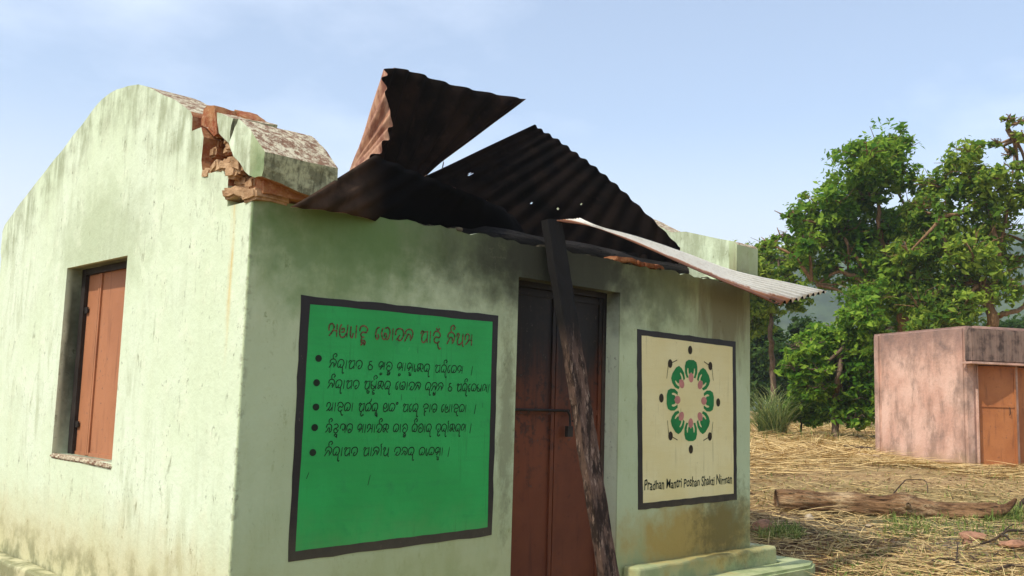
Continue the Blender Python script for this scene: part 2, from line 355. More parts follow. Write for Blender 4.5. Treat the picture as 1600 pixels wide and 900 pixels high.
def groundmat():
    s = NT('dry straw strewn earth', .97, .06); p = s.pos()
    n1 = s.noise(p, .35, 5, .6); n2 = s.noise(p, 2.3, 6, .65); n3 = s.noise(p, 22, 5, .7); n4 = s.noise(s.map(p, (1, 3, 1), (0, 0, 0), (0, 0, .6)), 9, 5, .7)
    c = s.mix(s.ss(n2, .35, .65), (.29, .165, .07), (.46, .285, .12)); c = s.mix(s.mul(s.mul(s.ss(n4, .42, .66), s.ss(n1, .34, .56)), .85), c, (.66, .48, .215))
    c = s.mix(s.mul(s.ss(n3, .52, .7), .55), c, (.12, .075, .035))
    near = s.ss(s.xyz(s.map(p, (1, 1, 1), (0, 0, 0), (0, 0, R(44.28))))[1], 9, 15, 1, 0)
    c = s.mix(s.mul(s.ss(s.add(n1, s.mul(n2, .25)), .56, .74), .6), c, (.13, .15, .035))
    a = G(1450, 838); c = s.mix(s.mul(s.blob(p, a, (1.9, 1.0, 2), n2, .8, .8), .8), c, (.30, .26, .22))
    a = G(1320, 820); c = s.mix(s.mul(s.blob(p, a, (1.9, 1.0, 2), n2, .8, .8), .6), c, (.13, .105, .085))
    a = G(1290, 875); c = s.mix(s.mul(s.blob(p, a, (1.5, .7, 2), n2, .8, .8), .75), c, (.20, .085, .04))
    a = G(1450, 800); c = s.mix(s.mul(s.blob(p, a, (1.8, .8, 2), n2, .9, .9), .5), c, (.12, .17, .035))
    a = G(1330, 745); c = s.mix(s.mul(s.blob(p, a, (2.5, 3, 3), n2, .9, .9), .5), c, (.44, .29, .15))
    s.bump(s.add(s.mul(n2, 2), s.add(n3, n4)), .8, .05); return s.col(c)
def hillmat():
    s = NT('wooded hillside', 1, 0); p = s.pos(); n1 = s.noise(p, .035, 5, .65); n2 = s.noise(p, .17, 4, .7)
    c = s.mix(s.ss(n1, .35, .65), (.03, .06, .025), (.07, .10, .04)); c = s.mix(s.ss(n2, .4, .65), c, (.02, .04, .02)); return s.col(c)
def barkmat(name, c0, c1):
    s = NT(name, .95, .1); p = s.pos(True); n = s.noise(s.map(p, (6, 6, 1.2)), 3, 5, .7); s.bump(n, .7, .03)
    return s.col(s.mix(s.ss(n, .35, .65), c0, c1))

M = dict(plaster=plaster(), pink=toilet_plaster(), fascia=fascia(), brick=brick(), mortar=mortar(), coping=coping(), chunk=chunk_end(),
  shutter=metal_paint('brown shutter paint', (.36, .145, .065), (.42, .175, .08), (.20, .08, .04)),
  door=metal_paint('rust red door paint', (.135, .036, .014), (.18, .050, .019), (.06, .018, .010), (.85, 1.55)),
  frame=metal_paint('dark door frame', (.055, .035, .025), (.08, .05, .035), (.02, .015, .012), (1.2, 1.7)),
  wcdoor=metal_paint('orange brown door paint', (.36, .125, .04), (.44, .165, .055), (.13, .05, .025)),
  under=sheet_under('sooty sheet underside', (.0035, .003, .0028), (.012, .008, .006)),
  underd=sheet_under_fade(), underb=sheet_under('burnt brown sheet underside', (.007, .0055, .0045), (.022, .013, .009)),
  paletop=sheet_top(), rusttop=rust_top(), char=charred(),
  beam=wood('smoked beam', (.014, .012, .010), (.035, .029, .024), (.075, .062, .052)),
  log=wood('split log', (.10, .048, .022), (.32, .18, .085), (.70, .50, .27)),
  twig=wood('dry branch', (.05, .032, .02), (.10, .065, .04), (.2, .14, .09)),
  pole=wood('peeled pole', (.35, .22, .15), (.48, .33, .23), (.6, .46, .34)),
  iron=plain('dark iron', (.03, .024, .02), .6),
  black=panel_paint('black border paint', (.010, .008, .008), (.016, .013, .012), (.025, .018, .015), (.16, .12, .09)),
  green=panel_paint('green board paint', (.012, .33, .062), (.016, .39, .08), (.012, .24, .06), (.10, .40, .14)),
  cream=panel_paint('cream board paint', (.76, .66, .31), (.80, .72, .38), (.68, .57, .25), (.42, .36, .2)),
  ink=plain('black lettering paint', (.010, .022, .010), .6), redink=plain('faded red lettering paint', (.125, .062, .032), .7, .6, 60),
  dkbrown=plain('dark brown emblem paint', (.035, .026, .014), .7), lgreen=plain('emblem green paint', (.012, .20, .05), .6, .12), lpink=plain('emblem pink paint', (.52, .215, .18), .7, .12),
  ground=groundmat(), hill=hillmat(),
  straw=None, rock=plain('reddish stone', (.30, .15, .085), .95, .4, 7), pale=plain('pale stone', (.42, .33, .22), .95, .3, 9), white=plain('white scrap', (.75, .74, .70), .7, .05),
  bark=barkmat('grey brown bark', (.09, .06, .04), (.2, .14, .09)), bark2=barkmat('orange brown bark', (.16, .09, .045), (.30, .18, .09)))
def strawmat():
    s = NT('dry straw', .8, .15); r = s.rnd(); c = s.mix(r, (.46, .30, .11), (.80, .60, .28)); c = s.mix(s.ss(r, .8, .95), c, (.20, .12, .06)); return s.col(c)
M['straw'] = strawmat()
M['grass'] = leafmat('green grass', (.09, .16, .03), (.20, .27, .06), (.36, .36, .11), .25)
M['leafA'] = leafmat('broad bright leaves', (.045, .135, .012), (.11, .26, .022), (.32, .46, .05))
M['leafB'] = leafmat('yellow green leaves', (.06, .15, .018), (.15, .275, .03), (.38, .48, .06))
M['leafC'] = leafmat('dark leaves', (.022, .06, .014), (.042, .10, .02), (.10, .17, .035))
M['palm'] = leafmat('grey green blades', (.12, .19, .05), (.22, .30, .09), (.42, .45, .17), .3)

# ================================================================== SETTING
xs = np.concatenate([-np.geomspace(1500, 16, 26), np.arange(-15, 42, .33), np.geomspace(43, 1500, 26)])
ys = np.concatenate([-np.geomspace(1500, 13, 26), np.arange(-12, 34, .33), np.geomspace(35, 1500, 26)])
V = [(x, y, gz(x, y)) for y in ys for x in xs]; nx = len(xs)
Fc = [(j*nx+i, j*nx+i+1, (j+1)*nx+i+1, (j+1)*nx+i) for j in range(len(ys)-1) for i in range(nx-1)]
tag(frompy('ground', V, Fc, None, [M['ground']], True), 'dry earth yard strewn with straw', 'ground', kind='structure')

# hills: a wooded ridge about 400 m off
HV = []; HF = []; na, nr = 150, 22
for j in range(nr):
    rr = 320 + j*16
    for i in range(na):
        az = R(-30)+R(150)*i/(na-1); x = CAM.x+math.sin(az)*rr; y = CAM.y+math.cos(az)*rr
        prof = math.sin(math.pi*min(1, j/(nr-1)*1.0))**.8
        a = math.degrees(az)
        hgt = 26+58*sstep(34, 66, a)+5*math.sin(a*.21+1)
        h = hgt*prof*(1+.16*mnoise.noise((az*9, j*.16, 1))) + 2.5*mnoise.noise((x*.06, y*.06, 5)) + 1.5*mnoise.noise((x*.2, y*.2, 8))
        HV.append((x, y, -1+h if j not in (0, nr-1) else -4))
for j in range(nr-1):
    for i in range(na-1): HF.append((j*na+i, j*na+i+1, (j+1)*na+i+1, (j+1)*na+i))
tag(frompy('hills', HV, HF, None, [M['hill']], True), 'wooded hills behind the trees', 'hills', kind='structure')

# ================================================================== HOUSE
L, D, TW, TG = 4.5, 3.82, .25, .30
house = empty('kitchen_house', (0, 0, -.24), 'small pale green plastered house with a wrecked tin roof and painted boards', 'house')
def jit(a): return random.uniform(-a, a)
wb = bmesh.new()
# front wall with the door opening (x, z)
topf = [(L-.001, 2.08)] + [(x, 2.066+jit(.012)-.03*sstep(1, 0, x)) for x in np.arange(4.44, .06, -.06)] + [(.0, 2.02)]
front = [(0, -.3), (1.85, -.3), (1.85, 1.85), (2.843, 1.85), (2.843, -.3), (L, -.3)] + topf
prism(wb, front, None, lambda a, b, t: (a, t, b), 0, TW)
# left gable (y, z): it keeps full height behind the break, steps down through the gap
def ridge(y, w=.012):
    h = float(np.interp(y, [0, .25, .724, 1.0, 1.298, 1.45, 1.634, 1.83, 2.0, 2.14, 2.335, 2.6, 3.131, 3.51, 3.80], [2.26, 2.37, 2.61, 2.745, 2.872, 2.925, 2.962, 2.978, 2.966, 2.93, 2.856, 2.762, 2.587, 2.445, 2.335]))
    return h+w*mnoise.noise((y*5, 2.2, 0))
gl = [(TW, -.3), (D, -.3), (D, 2.06), (D+.03, 2.12), (D+.03, 2.28), (D-.01, 2.325)]
gl += [(y, ridge(y)) for y in np.arange(D-.10, .80, -.08)]
gl += [(.74, ridge(.74)), (.715, ridge(.715)-.02), (.708, 2.50), (.60, 2.50), (.565, 2.44), (.572, 2.31), (.545, 2.235), (.45, 2.225), (.33, 2.225), (.262, 2.21), (.258, 2.13), (TW, 2.05)]
win = [(1.44, .655), (2.405, .655), (2.405, 1.875), (1.44, 1.875)]
prism(wb, gl, win, lambda a, b, t: (t, a, b), 0, TG)
# far gable
gr = [(TW, -.3), (D, -.3), (D, 2.06), (D+.05, 2.12), (D+.04, 2.36)] + [(y, ridge(y)) for y in np.arange(D-.05, .5, -.08)] + [(.43, 2.525), (.1, 2.43), (-.04, 2.395), (-.065, 2.37), (-.06, 2.12), (TW, 2.10)]
prism(wb, gr, None, lambda a, b, t: (t, a, b), 4.205, 4.515)
# back wall
bw = [(TG, -.3), (4.205, -.3), (4.205, 2.06), (TG, 2.06)]
prism(wb, bw, None, lambda a, b, t: (a, t, b), D-.22, D)
# round the near corner a little
ed = [e for e in wb.edges if abs(e.verts[0].co.x) < 1e-4 and abs(e.verts[1].co.x) < 1e-4 and abs(e.verts[0].co.y) < 1e-4 and abs(e.verts[1].co.y) < 1e-4]
bmesh.ops.bevel(wb, geom=ed, offset=.008, segments=2, affect='EDGES', profile=.5)
for f in wb.faces:   # the tops of the gables are bare weathered coping
    c = f.calc_center_median()
    if f.normal.z > .5 and c.z > 2.3: f.material_index = 1
    if c.z > 2.1 and c.y < .73 and c.x < .31 and (f.normal.y < -.3 or f.normal.z > .5 or abs(f.normal.x) < .2): f.material_index = 2
    if c.y < .02 and f.normal.z > .6 and 2.0 < c.z < 2.1: f.material_index = 3
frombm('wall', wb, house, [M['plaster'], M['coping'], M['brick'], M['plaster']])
fl = bmesh.new(); bx(fl, TG, 4.205, TW, D-.22, -.28, -.005)
M['sootmortar'] = plain('sooty mortar', (.07, .06, .04), .97, .5, 20)
M['darkfloor'] = plain('dark floor', (.03, .026, .022), .95)  # near black, stands for the unlit interior
frombm('floor', fl, house, [M['darkfloor']])
# plinth: ledge, lower apron
def slab(name, boxes, w, seed):
    bm = bmesh.new()
    for b in boxes: bx(bm, *b)
    bmesh.ops.bevel(bm, geom=bm.edges[:], offset=w, segments=3, affect='EDGES', profile=.5)
    roughen(bm, .008, 6, seed)
    return frombm(name, bm, house, [M['plaster']], False)
for k, (x0, x1, y0, y1) in enumerate([(-.13, -.002, .0, D+.13), (2.9, 4.66, -.15, -.002), (4.518, 4.66, -.0015, D+.13), (-.13, 1.80, -.15, -.002)]):
    bm = bmesh.new(); bx(bm, x0, x1, y0, y1, -.3, -.06 if x1 < 2 else .005)
    bmesh.ops.subdivide_edges(bm, edges=[e for e in bm.edges if e.calc_length() > 1], cuts=14)
    bmesh.ops.bevel(bm, geom=[e for e in bm.edges if len(e.link_faces) == 2 and e.calc_face_angle() > 1], offset=.022, segments=3, affect='EDGES', profile=.5)
    roughen(bm, .012, 7, 3+k); frombm('plinth_ledge', bm, house, [M['plaster']])
bm = bmesh.new()
ap = [(2.95, -.36), (4.75, -.40), (4.98, -.30), (5.02, .6), (5.0, D), (4.662, D), (4.662, -.152), (2.95, -.152)]
prism(bm, ap, None, lambda a, b, t: (a, b, t), -.30, -.115)
bmesh.ops.bevel(bm, geom=[e for e in bm.edges if len(e.link_faces) == 2 and e.calc_face_angle() > .5], offset=.02, segments=2, affect='EDGES')
frombm('apron_step', bm, house, [M['plaster']])

# exposed brickwork in the break of the gable
bm = bmesh.new()
def lump(bm, c, sx, sy, sz, seed, rot=0):
    b2 = bmesh.new(); bx(b2, -sx/2, sx/2, -sy/2, sy/2, -sz/2, sz/2)
    bmesh.ops.bevel(b2, geom=b2.edges[:], offset=min(sx, sy, sz)*.22, segments=2, affect='EDGES')
    roughen(b2, min(sx, sy, sz)*.28, 14, seed, 1)
    b2.transform(Matrix.Translation(c) @ Matrix.Rotation(rot, 4, 'X') @ Matrix.Rotation(jit(.2), 4, 'Z'))
    me = bpy.data.meshes.new('t'); b2.to_mesh(me); b2.free(); bm.from_mesh(me); bpy.data.meshes.remove(me)
cx = [(.62, 2.53), (.60, 2.44), (.575, 2.24), (.26, 2.21), (.20, 2.05), (.08, 2.03), (.10, 2.14), (.22, 2.22), (.24, 2.33), (.34, 2.40), (.40, 2.55), (.52, 2.62)]
prism(bm, cx, None, lambda a, b, t: (t, a, b), .15, .29)
roughen(bm, .02, 9, 2, 2)
for r_ in range(5):
    z_ = 2.235+r_*.062; y_ = .56+(.05 if r_ % 2 else 0)
    for k_ in range(4):
        yy = y_-k_*.105
        if yy < .24+.03*r_ : continue
        lump(bm, Vector((.15+jit(.035)+.02*r_*(k_ % 2), yy+jit(.008), z_+jit(.006))), .17, .098, .052, r_*7+k_+120, jit(.08))
nf = len(bm.faces)
for i, y in enumerate([.52, .44, .36, .29]): lump(bm, Vector((.07, y, 2.245+jit(.012))), .15, .085, .05, i, jit(.3))
for i, (y, z) in enumerate([(.27, 2.235), (.22, 2.20), (.18, 2.225)]): lump(bm, Vector((.06, y, z)), .16, .09, .07, i+20, jit(.4))
for i, (y, z) in enumerate([(.21, 2.085), (.12, 2.075), (.03, 2.05)]): lump(bm, Vector((.09, y, z)), .22, .12, .055, i+40, jit(.2))
for i, (y, z) in enumerate([(.2, 2.15), (.1, 2.125)]): lump(bm, Vector((.13, y, z)), .2, .11, .05, i+50, jit(.2))
for f in bm.faces:
    f.material_index = 1 if f.index >= nf or f.calc_center_median().x < .085 else 0
frombm('exposed_brickwork', bm, house, [M['brick'], M['mortar']])
bm = bmesh.new()
for i, x in enumerate(np.arange(2.85, 3.35, .11)): lump(bm, Vector((x, .06, 2.085)), .12, .13, .035, i+70, jit(.1))
frombm('exposed_wall_top', bm, house, [M['brick']])
bm = bmesh.new()
for i in range(34):
    x = random.uniform(.4, 4.1); lump(bm, Vector((x, random.uniform(.02, .18), 2.07)), random.uniform(.03, .09), .06, random.uniform(.012, .028), i+90, jit(.2))
tag(frombm('crumbled_mortar', bm, house, [M['sootmortar']]), kind='stuff')

# window shutter, set in the opening
sh = bmesh.new()
ox = .125
bx(sh, ox, ox+.02, 2.135, 2.67, .645, 1.90); bx(sh, ox+.004, ox+.024, 1.40, 2.128, .645, 1.90)
for y in (2.145, 2.118, 2.655, 1.40): bx(sh, ox-.008, ox-.001 if y > 2.13 else ox+.003, y-.011, y+.011, .66, 1.90)
for z in (.665, 1.885): bx(sh, ox-.006, ox-.0015, 2.157, 2.643, z-.012, z+.012); bx(sh, ox-.006, ox+.0025, 1.412, 2.106, z-.012, z+.012)
frombm('window_shutter', sh, house, [M['shutter']])
wf = bmesh.new()
for b in [(.10, .124, 2.335, 2.404, .656, 1.874), (.10, .124, 1.441, 2.334, 1.835, 1.874)]: bx(wf, *b)
roughen(wf, .006, 20, 3, 6); frombm('window_frame', wf, house, [M['iron']])
hg = bmesh.new()
for z in (.85, 1.6): bx(hg, .108, .1165, 2.29, 2.345, z-.02, z+.02)
frombm('hinge', hg, house, [M['iron']])
sil = bmesh.new(); bx(sil, -.012, .122, 1.43, 2.41, .625, .655); bmesh.ops.bevel(sil, geom=sil.edges[:], offset=.01, segments=2, affect='EDGES'); roughen(sil, .007, 12, 5, 3)
frombm('window_sill', sil, house, [M['coping']])
# door
dfm = bmesh.new()
for b in [(1.85, 1.885, .12, .16, -.15, 1.85), (2.808, 2.843, .12, .16, -.15, 1.85), (1.886, 2.807, .10, .138, 1.812, 1.849)]: bx(dfm, *b)
frombm('door_frame', dfm, house, [M['frame']])
def leaf(x0, x1):
    bm = bmesh.new(); y = .14
    bx(bm, x0, x1, y, y+.006, -.13, 1.845)
    for b in [(x0, x0+.03, -.13, 1.81), (x1-.03, x1, -.13, 1.81)]: bx(bm, b[0], b[1], y-.014, y-.001, b[2], b[3])
    for z in (-.11, 1.02, 1.78): bx(bm, x0+.031, x1-.031, y-.012, y-.001, z-.016, z+.016)
    return frombm('door_leaf', bm, house, [M['door']])
dl = leaf(1.888, 2.336); dr = leaf(2.345, 2.804)
bm = bmesh.new(); tube(bm, [(1.95, .108, 1.03), (2.46, .108, 1.03)], [.009, .009], 8)
tube(bm, [(2.44, .105, 1.03), (2.455, .095, 1.0), (2.455, .09, .93)], [.008, .008, .008], 8); bx(bm, 2.425, 2.475, .082, .108, .86, .93)
frombm('latch_bar', bm, dl, [M['iron']])
bm = bmesh.new(); tube(bm, [(2.50, .112, 1.12), (2.50, .09, 1.10), (2.50, .09, .98), (2.50, .112, .96)], [.007]*4, 8); frombm('handle', bm, dr, [M['iron']])

# ---- painted boards (paint layers a few mm proud of the plaster)
def poly_face(bm, pts, y, mi=0):
    f = bm.faces.new([bm.verts.new((a, y, b)) for a, b in pts]); f.material_index = mi
    if f.normal.y > 0: f.normal_flip()
    return f
def wobble_rect(x0, x1, z0, z1, a=.004, n=14):
    c = [(x0, z0), (x1, z0), (x1, z1), (x0, z1)]; out = []
    for i in range(4):
        p, q = c[i], c[(i+1) % 4]
        for k in range(n):
            t = k/n; out.append((p[0]+(q[0]-p[0])*t+jit(a), p[1]+(q[1]-p[1])*t+jit(a)))
    return out
def board(name, outer, inner, mat, label):
    """a slab of paint: outer corners (black border) and inner corners, quads in (x, z)"""
    bm = bmesh.new()
    def quad_edge(q, a, n=16):
        o = []
        for i in range(4):
            p, r_ = q[i], q[(i+1) % 4]
            for k in range(n):
                t = k/n; o.append((p[0]+(r_[0]-p[0])*t+jit(a), p[1]+(r_[1]-p[1])*t+jit(a)))
        return o
    inn = quad_edge(inner, .002); prism(bm, inn, None, lambda a, b, t: (a, t, b), -.003, -.0002)
    pn = frombm(name, bm, house, [mat]); tag(pn, label)
    bm = bmesh.new(); prism(bm, quad_edge(outer, .0035), inn, lambda a, b, t: (a, t, b), -.0038, -.0001)
    frombm('border', bm, pn, [M['black']])
    return pn
def xz(px, py): p = Py(px, py, 0); return (p.x, p.z)
notice = board('painted_notice', [xz(450, 878), xz(768, 836), xz(778, 493), xz(471, 461)], [xz(461, 861), xz(761, 824), xz(769, 503), xz(484, 475)], M['green'], 'green painted notice with Odia lettering in a black border')
emb = board('painted_emblem', [xz(997, 797), xz(1151, 781), xz(1149, 534), xz(995, 514)], [xz(1004, 786), xz(1146, 771), xz(1144, 542), xz(1002, 524)], M['cream'], 'cream painted board with a ring of green figures in a black border')

# ---- lettering: hand-painted strokes, each glyph drawn in a unit box
GL = {
 'na': (.95, ['0,.02 .2,.35 .34,.58 .5,.62', '.08,.55 .06,.8 .3,1 .65,.98 .86,.72 .8,.4 .6,.1', '.5,.62 .62,.45 .55,.3']),
 'ra': (.95, ['.5,.5 .42,.28 .22,.1 .06,.3 .06,.7 .3,.98 .68,.95 .88,.62 .74,.22 .5,.12 .36,.3', '.74,.22 .78,-.1 .8,-.42 .92,-.52 1.02,-.4']),
 'ba': (.9, ['.5,.5 .42,.28 .22,.1 .06,.3 .06,.7 .3,.98 .68,.95 .88,.62 .74,.22 .5,.12 .36,.3']),
 'pa': (.9, ['.05,.7 .16,.95 .36,.86 .2,.5 .24,.12 .5,.06 .78,.36', '.8,1 .82,.02', '.36,.86 .8,.95']),
 'da': (.92, ['.1,.3 .05,.7 .3,.98 .68,.96 .9,.65 .8,.24 .5,.04 .38,.28 .58,.46']),
 'oo': (.8, ['.55,1 .24,.92 .22,.66 .5,.56 .74,.34 .6,.05 .26,.06 .1,.36 .3,.55']),
 'sa': (.95, ['.46,.6 .3,.36 .1,.42 .06,.72 .3,1 .6,.9 .6,.5 .26,.08', '.6,.5 .84,.44', '.84,1 .85,.02']),
 'ca': (.92, ['.62,.42 .46,.56 .24,.46 .2,.14 .5,.02 .84,.2 .92,.62 .64,.98 .25,.95 .06,.62']),
 'cha': (.95, ['.4,.5 .2,.4 .16,.14 .5,.02 .84,.25 .86,.72 .55,1 .16,.88 .06,.6', '.5,.6 .7,.45 .5,.28']),
 'ka': (.98, ['.06,.5 .08,.84 .38,1 .78,.92 .92,.56 .74,.36', '.5,.96 .48,.5 .24,.1 .08,.26 .26,.48 .48,.5', '.48,.5 .68,.2 .92,.04']),
 'sha': (.92, ['.28,.4 .1,.48 .08,.84 .36,1 .62,.82 .54,.46 .3,.1', '.54,.46 .84,.4', '.84,1 .85,.02']),
 'ssa': (.95, ['.06,.9 .1,.3 .3,.08 .6,.2 .78,.5', '.8,1 .82,.02', '.1,.6 .78,.2', '.06,.9 .3,.98']),
 'tta': (.8, ['.7,.95 .3,1 .1,.7 .2,.4 .6,.4 .7,.16 .4,0 .14,.14']),
 'bha': (1.0, ['.2,.95 .06,.6 .2,.15 .5,.1 .6,.45 .4,.55 .36,.3', '.4,.9 .7,1 .94,.7 .84,.2 .6,.05']),
 'ja': (.95, ['.05,.45 .08,.84 .38,1 .76,.93 .92,.58 .72,.16 .42,.06 .34,.3 .54,.5', '.34,.3 .14,.08']),
 'dha': (.95, ['.2,1 .05,.6 .16,.1 .5,.04 .8,.4', '.82,1 .82,.02', '.2,.6 .45,.7 .5,.45 .25,.4']),
 'kha': (.98, ['.06,.5 .08,.86 .34,1 .56,.72 .36,.34 .1,.06', '.36,.34 .5,.12 .68,.2 .84,.5', '.86,1 .87,.02']),
 'i': (.95, ['.06,.6 .2,.96 .6,1 .86,.72 .7,.5 .4,.56 .2,.36 .3,.1 .6,.08 .8,.25', '.6,.08 .7,-.2 .86,-.4 1,-.3']),
 'wa': (.6, ['.3,.5 .1,.4 .1,.1 .4,0 .6,.3 .4,.6']),
 'e': (.85, ['.04,.5 .12,.9 .42,1 .58,.7 .4,.4 .12,.5 .2,.1 .5,.06 .8,.4', '.8,1 .8,.1']),
 'ta': (.92, ['.1,.3 .05,.7 .3,1 .7,.97 .9,.65 .78,.2 .45,.03 .3,.25 .48,.44 .68,.3']),
 'ha': (.9, ['.05,.55 .16,.92 .52,1 .84,.8 .72,.5 .42,.52 .2,.34 .36,.12 .6,.16', '.36,.12 .3,-.15 .46,-.42']),
 'la': (.95, ['.04,.1 .3,.36 .36,.6', '.08,.6 .16,.92 .5,1 .84,.8 .84,.3 .6,.06', '.36,.6 .6,.5 .5,.16']),
 'nga': (.95, ['.1,.9 .5,1 .76,.75 .5,.55 .2,.4 .3,.08 .7,.1 .84,.4', '.3,.6 .7,.3']),
 'ga': (.88, ['.06,.45 .1,.86 .42,1 .7,.86 .72,.5 .5,.3 .34,.5', '.82,1 .83,.02']),
 'ma': (.95, ['.08,.45 .08,.84 .34,1 .56,.76 .42,.4 .12,.08', '.48,.5 .84,.46', '.84,1 .85,.02']),
 'ya': (.95, ['.05,.7 .16,.95 .36,.86 .2,.5 .24,.12 .5,.06 .78,.36', '.8,1 .82,.1 .96,-.1']),
 'nna': (.9, ['.1,.15 .06,.7 .3,1 .55,.85 .5,.4 .3,.2', '.8,1 .8,.02', '.5,.6 .8,.6']),
 'tha': (.9, ['.05,.85 .25,1 .42,.7 .3,.3 .5,.06 .8,.4', '.8,1 .82,.02']),
 'aa': (.32, ['.14,1 .16,.02']),
 'I': (0, ['-.62,1.08 -.7,1.42 -.42,1.62 -.2,1.4 -.4,1.25']),
 'II': (.3, ['.14,1 .16,.02', '.14,1 .0,1.25 .14,1.4']),
 'U': (0, ['-.4,.0 -.44,-.3 -.22,-.44 -.1,-.24 -.3,-.16']),
 'UU': (0, ['-.5,.0 -.56,-.3 -.36,-.46 -.2,-.24', '-.2,-.24 -.1,-.4']),
 'E': (.5, ['.4,1 .12,.8 .08,.3 .26,.05 .4,.25 .3,.45']),
 'an': (.38, ['.1,.86 .05,1.05 .22,1.12 .3,.95 .1,.86']),
 'cb': (0, ['-.7,1.3 -.5,1.1 -.3,1.3', '-.5,1.42 -.46,1.44']),
 'rf': (0, ['-.5,1.02 -.3,1.2 -.22,1.5']),
 'yy': (.4, ['.1,.9 .1,.2 .3,.05 .36,.4']),
 'bar': (.3, ['.2,1.05 .1,-.12']),
 ' ': (.55, []),
}
SUB = lambda g: (0, [' '.join('%.3f,%.3f' % (float(a.split(',')[0])*.5-.72, float(a.split(',')[1])*.42-.52) for a in st.split()) for st in GL[g][1]])
for g in ('wa', 'cha', 'tha', 'tta', 'dha', 'ga', 'na', 'ca'): GL['_'+g] = SUB(g)
class Ribbon:
    def __init__(s): s.bm = bmesh.new(); s.k = 0
    def stroke(s, pts, w, base=-.0046):
        P = cat([Vector((a, 0, b)) for a, b in pts], max(6, len(pts)*5)) if len(pts) > 2 else [Vector((a, 0, b)) for a, b in pts]
        prev = None; n = len(P)
        for i, p in enumerate(P):
            d = (P[min(i+1, n-1)]-P[max(i-1, 0)]); d.y = 0
            if d.length < 1e-6: continue
            d.normalize(); nn = Vector((-d.z, 0, d.x)); ww = w*(.5+.12*math.sin(i*1.3+s.k))*(.75 if i in (0, n-1) else 1)
            s.k += 1; y = base-(s.k % 400)*2.5e-6
            a, b = s.bm.verts.new(p+nn*ww+Vector((0, y, 0))), s.bm.verts.new(p-nn*ww+Vector((0, y, 0)))
            if prev: s.bm.faces.new([prev[0], prev[1], b, a])
            prev = (a, b)
    def disc(s, c, rx, rz, n=18, base=-.0046, tilt=0):
        s.k += 7; y = base-(s.k % 400)*2.5e-6; vs = []
        for k in range(n):
            t = 2*math.pi*k/n; a, b = rx*math.cos(t), rz*math.sin(t)
            vs.append(s.bm.verts.new((c[0]+a*math.cos(tilt)-b*math.sin(tilt), y, c[1]+a*math.sin(tilt)+b*math.cos(tilt))))
        s.bm.faces.new(vs)
    def poly(s, pts, base=-.0046):
        s.k += 7; y = base-(s.k % 400)*2.5e-6; V = [s.bm.verts.new((a, y, b)) for a, b in pts]
        for tri in tessellate_polygon([[Vector((a, b, 0)) for a, b in pts]]): s.bm.faces.new([V[i] for i in tri])
def write(rb, text, p0, p1, h, w, slant=.12):
    """text: glyph names; the line runs from p0 to p1 (x, z), letters h high"""
    gs = text.split('.') ; gs = [g if g else ' ' for g in gs]
    tot = sum(GL[g][0]+(.10 if GL[g][0] else 0) for g in gs); sx = math.dist(p0, p1)/tot
    dx, dz = (p1[0]-p0[0])/math.dist(p0, p1), (p1[1]-p0[1])/math.dist(p0, p1); x = 0
    for g in gs:
        wd, st = GL[g]
        for q in st:
            pts = [tuple(map(float, a.split(','))) for a in q.split()]
            rb.stroke([(p0[0]+dx*(x+(a+slant*b)*sx)+jit(.0008), p0[1]+dz*(x+a*sx)+b*h+jit(.0008)) for a, b in pts], w)
        x += (wd+(.10 if wd else 0))*sx
LINES = [
 ('na.I.ra.aa.pa.da. .oo. .sa._wa.ca._cha. .sa._wa.aa.sa._tha.yy.ka.ra. .pa.ra.I.E.ba.sha. . .bar', (513, 575), (738, 585), 560),
 ('na.I.ra.aa.pa.da. .pa.U.ssa._tta.I.ka.ra. .E.bha.aa.ja.na. .ra.na._dha.na. .oo. .pa.ra.I.E.ba.ssa.nna.bar', (511, 607), (764, 613), 598),
 ('kha.aa.i.ba.aa. .pa.UU.ba.rf.ra.U. .e.ba.an. .pa.E.ra. .ha.aa.ta. .E.dha.aa.i.ba.aa. . .bar', (508, 643), (743, 645), 636),
 ('la.I.nga._ga.ga.ta. .sa.aa.ma.aa.ja.I.ka. .ba.aa.ca._cha. .ba.I.ca.aa.ra. .da.UU.ra.II.ka.ra.nna. .bar', (507, 677), (736, 675), 668),
 ('na.I.ra.aa.pa.da. .pa.aa.na.II.ya. .ja.lla.ra. .ba.yy.ba.sa._tha.aa. .bar'.replace('lla', 'la'), (506, 713), (702, 712), 707),
]
for tx, a, b, yb in LINES:
    ink = Ribbon(); write(ink, tx, xz(*a), xz(*b), .047, .0050); frombm('lettering', ink.bm, notice, [M['ink']])
for px, py in [(497, 560), (494, 598), (493, 636), (491, 668), (488, 707)]:
    ink = Ribbon(); ink.disc(xz(px, py), .020, .018); frombm('bullet', ink.bm, notice, [M['ink']])
for a, b in [((653, 598), (650, 604)), ((482, 738), (478, 748)), ((578, 742), (574, 758))]:
    ink = Ribbon(); ink.stroke([xz(*a), xz(*b)], .004); frombm('paint_scratch', ink.bm, notice, [M['ink']])
ttl = Ribbon()
write(ttl, 'ma.dha.yy.aa.ha._na. .E.bha.aa.ja.na. .pa.aa.i.cb. .na.I.ya.ma', xz(511, 526), xz(738, 541), .070, .0085, .05)
frombm('heading_lettering', ttl.bm, notice, [M['redink']])

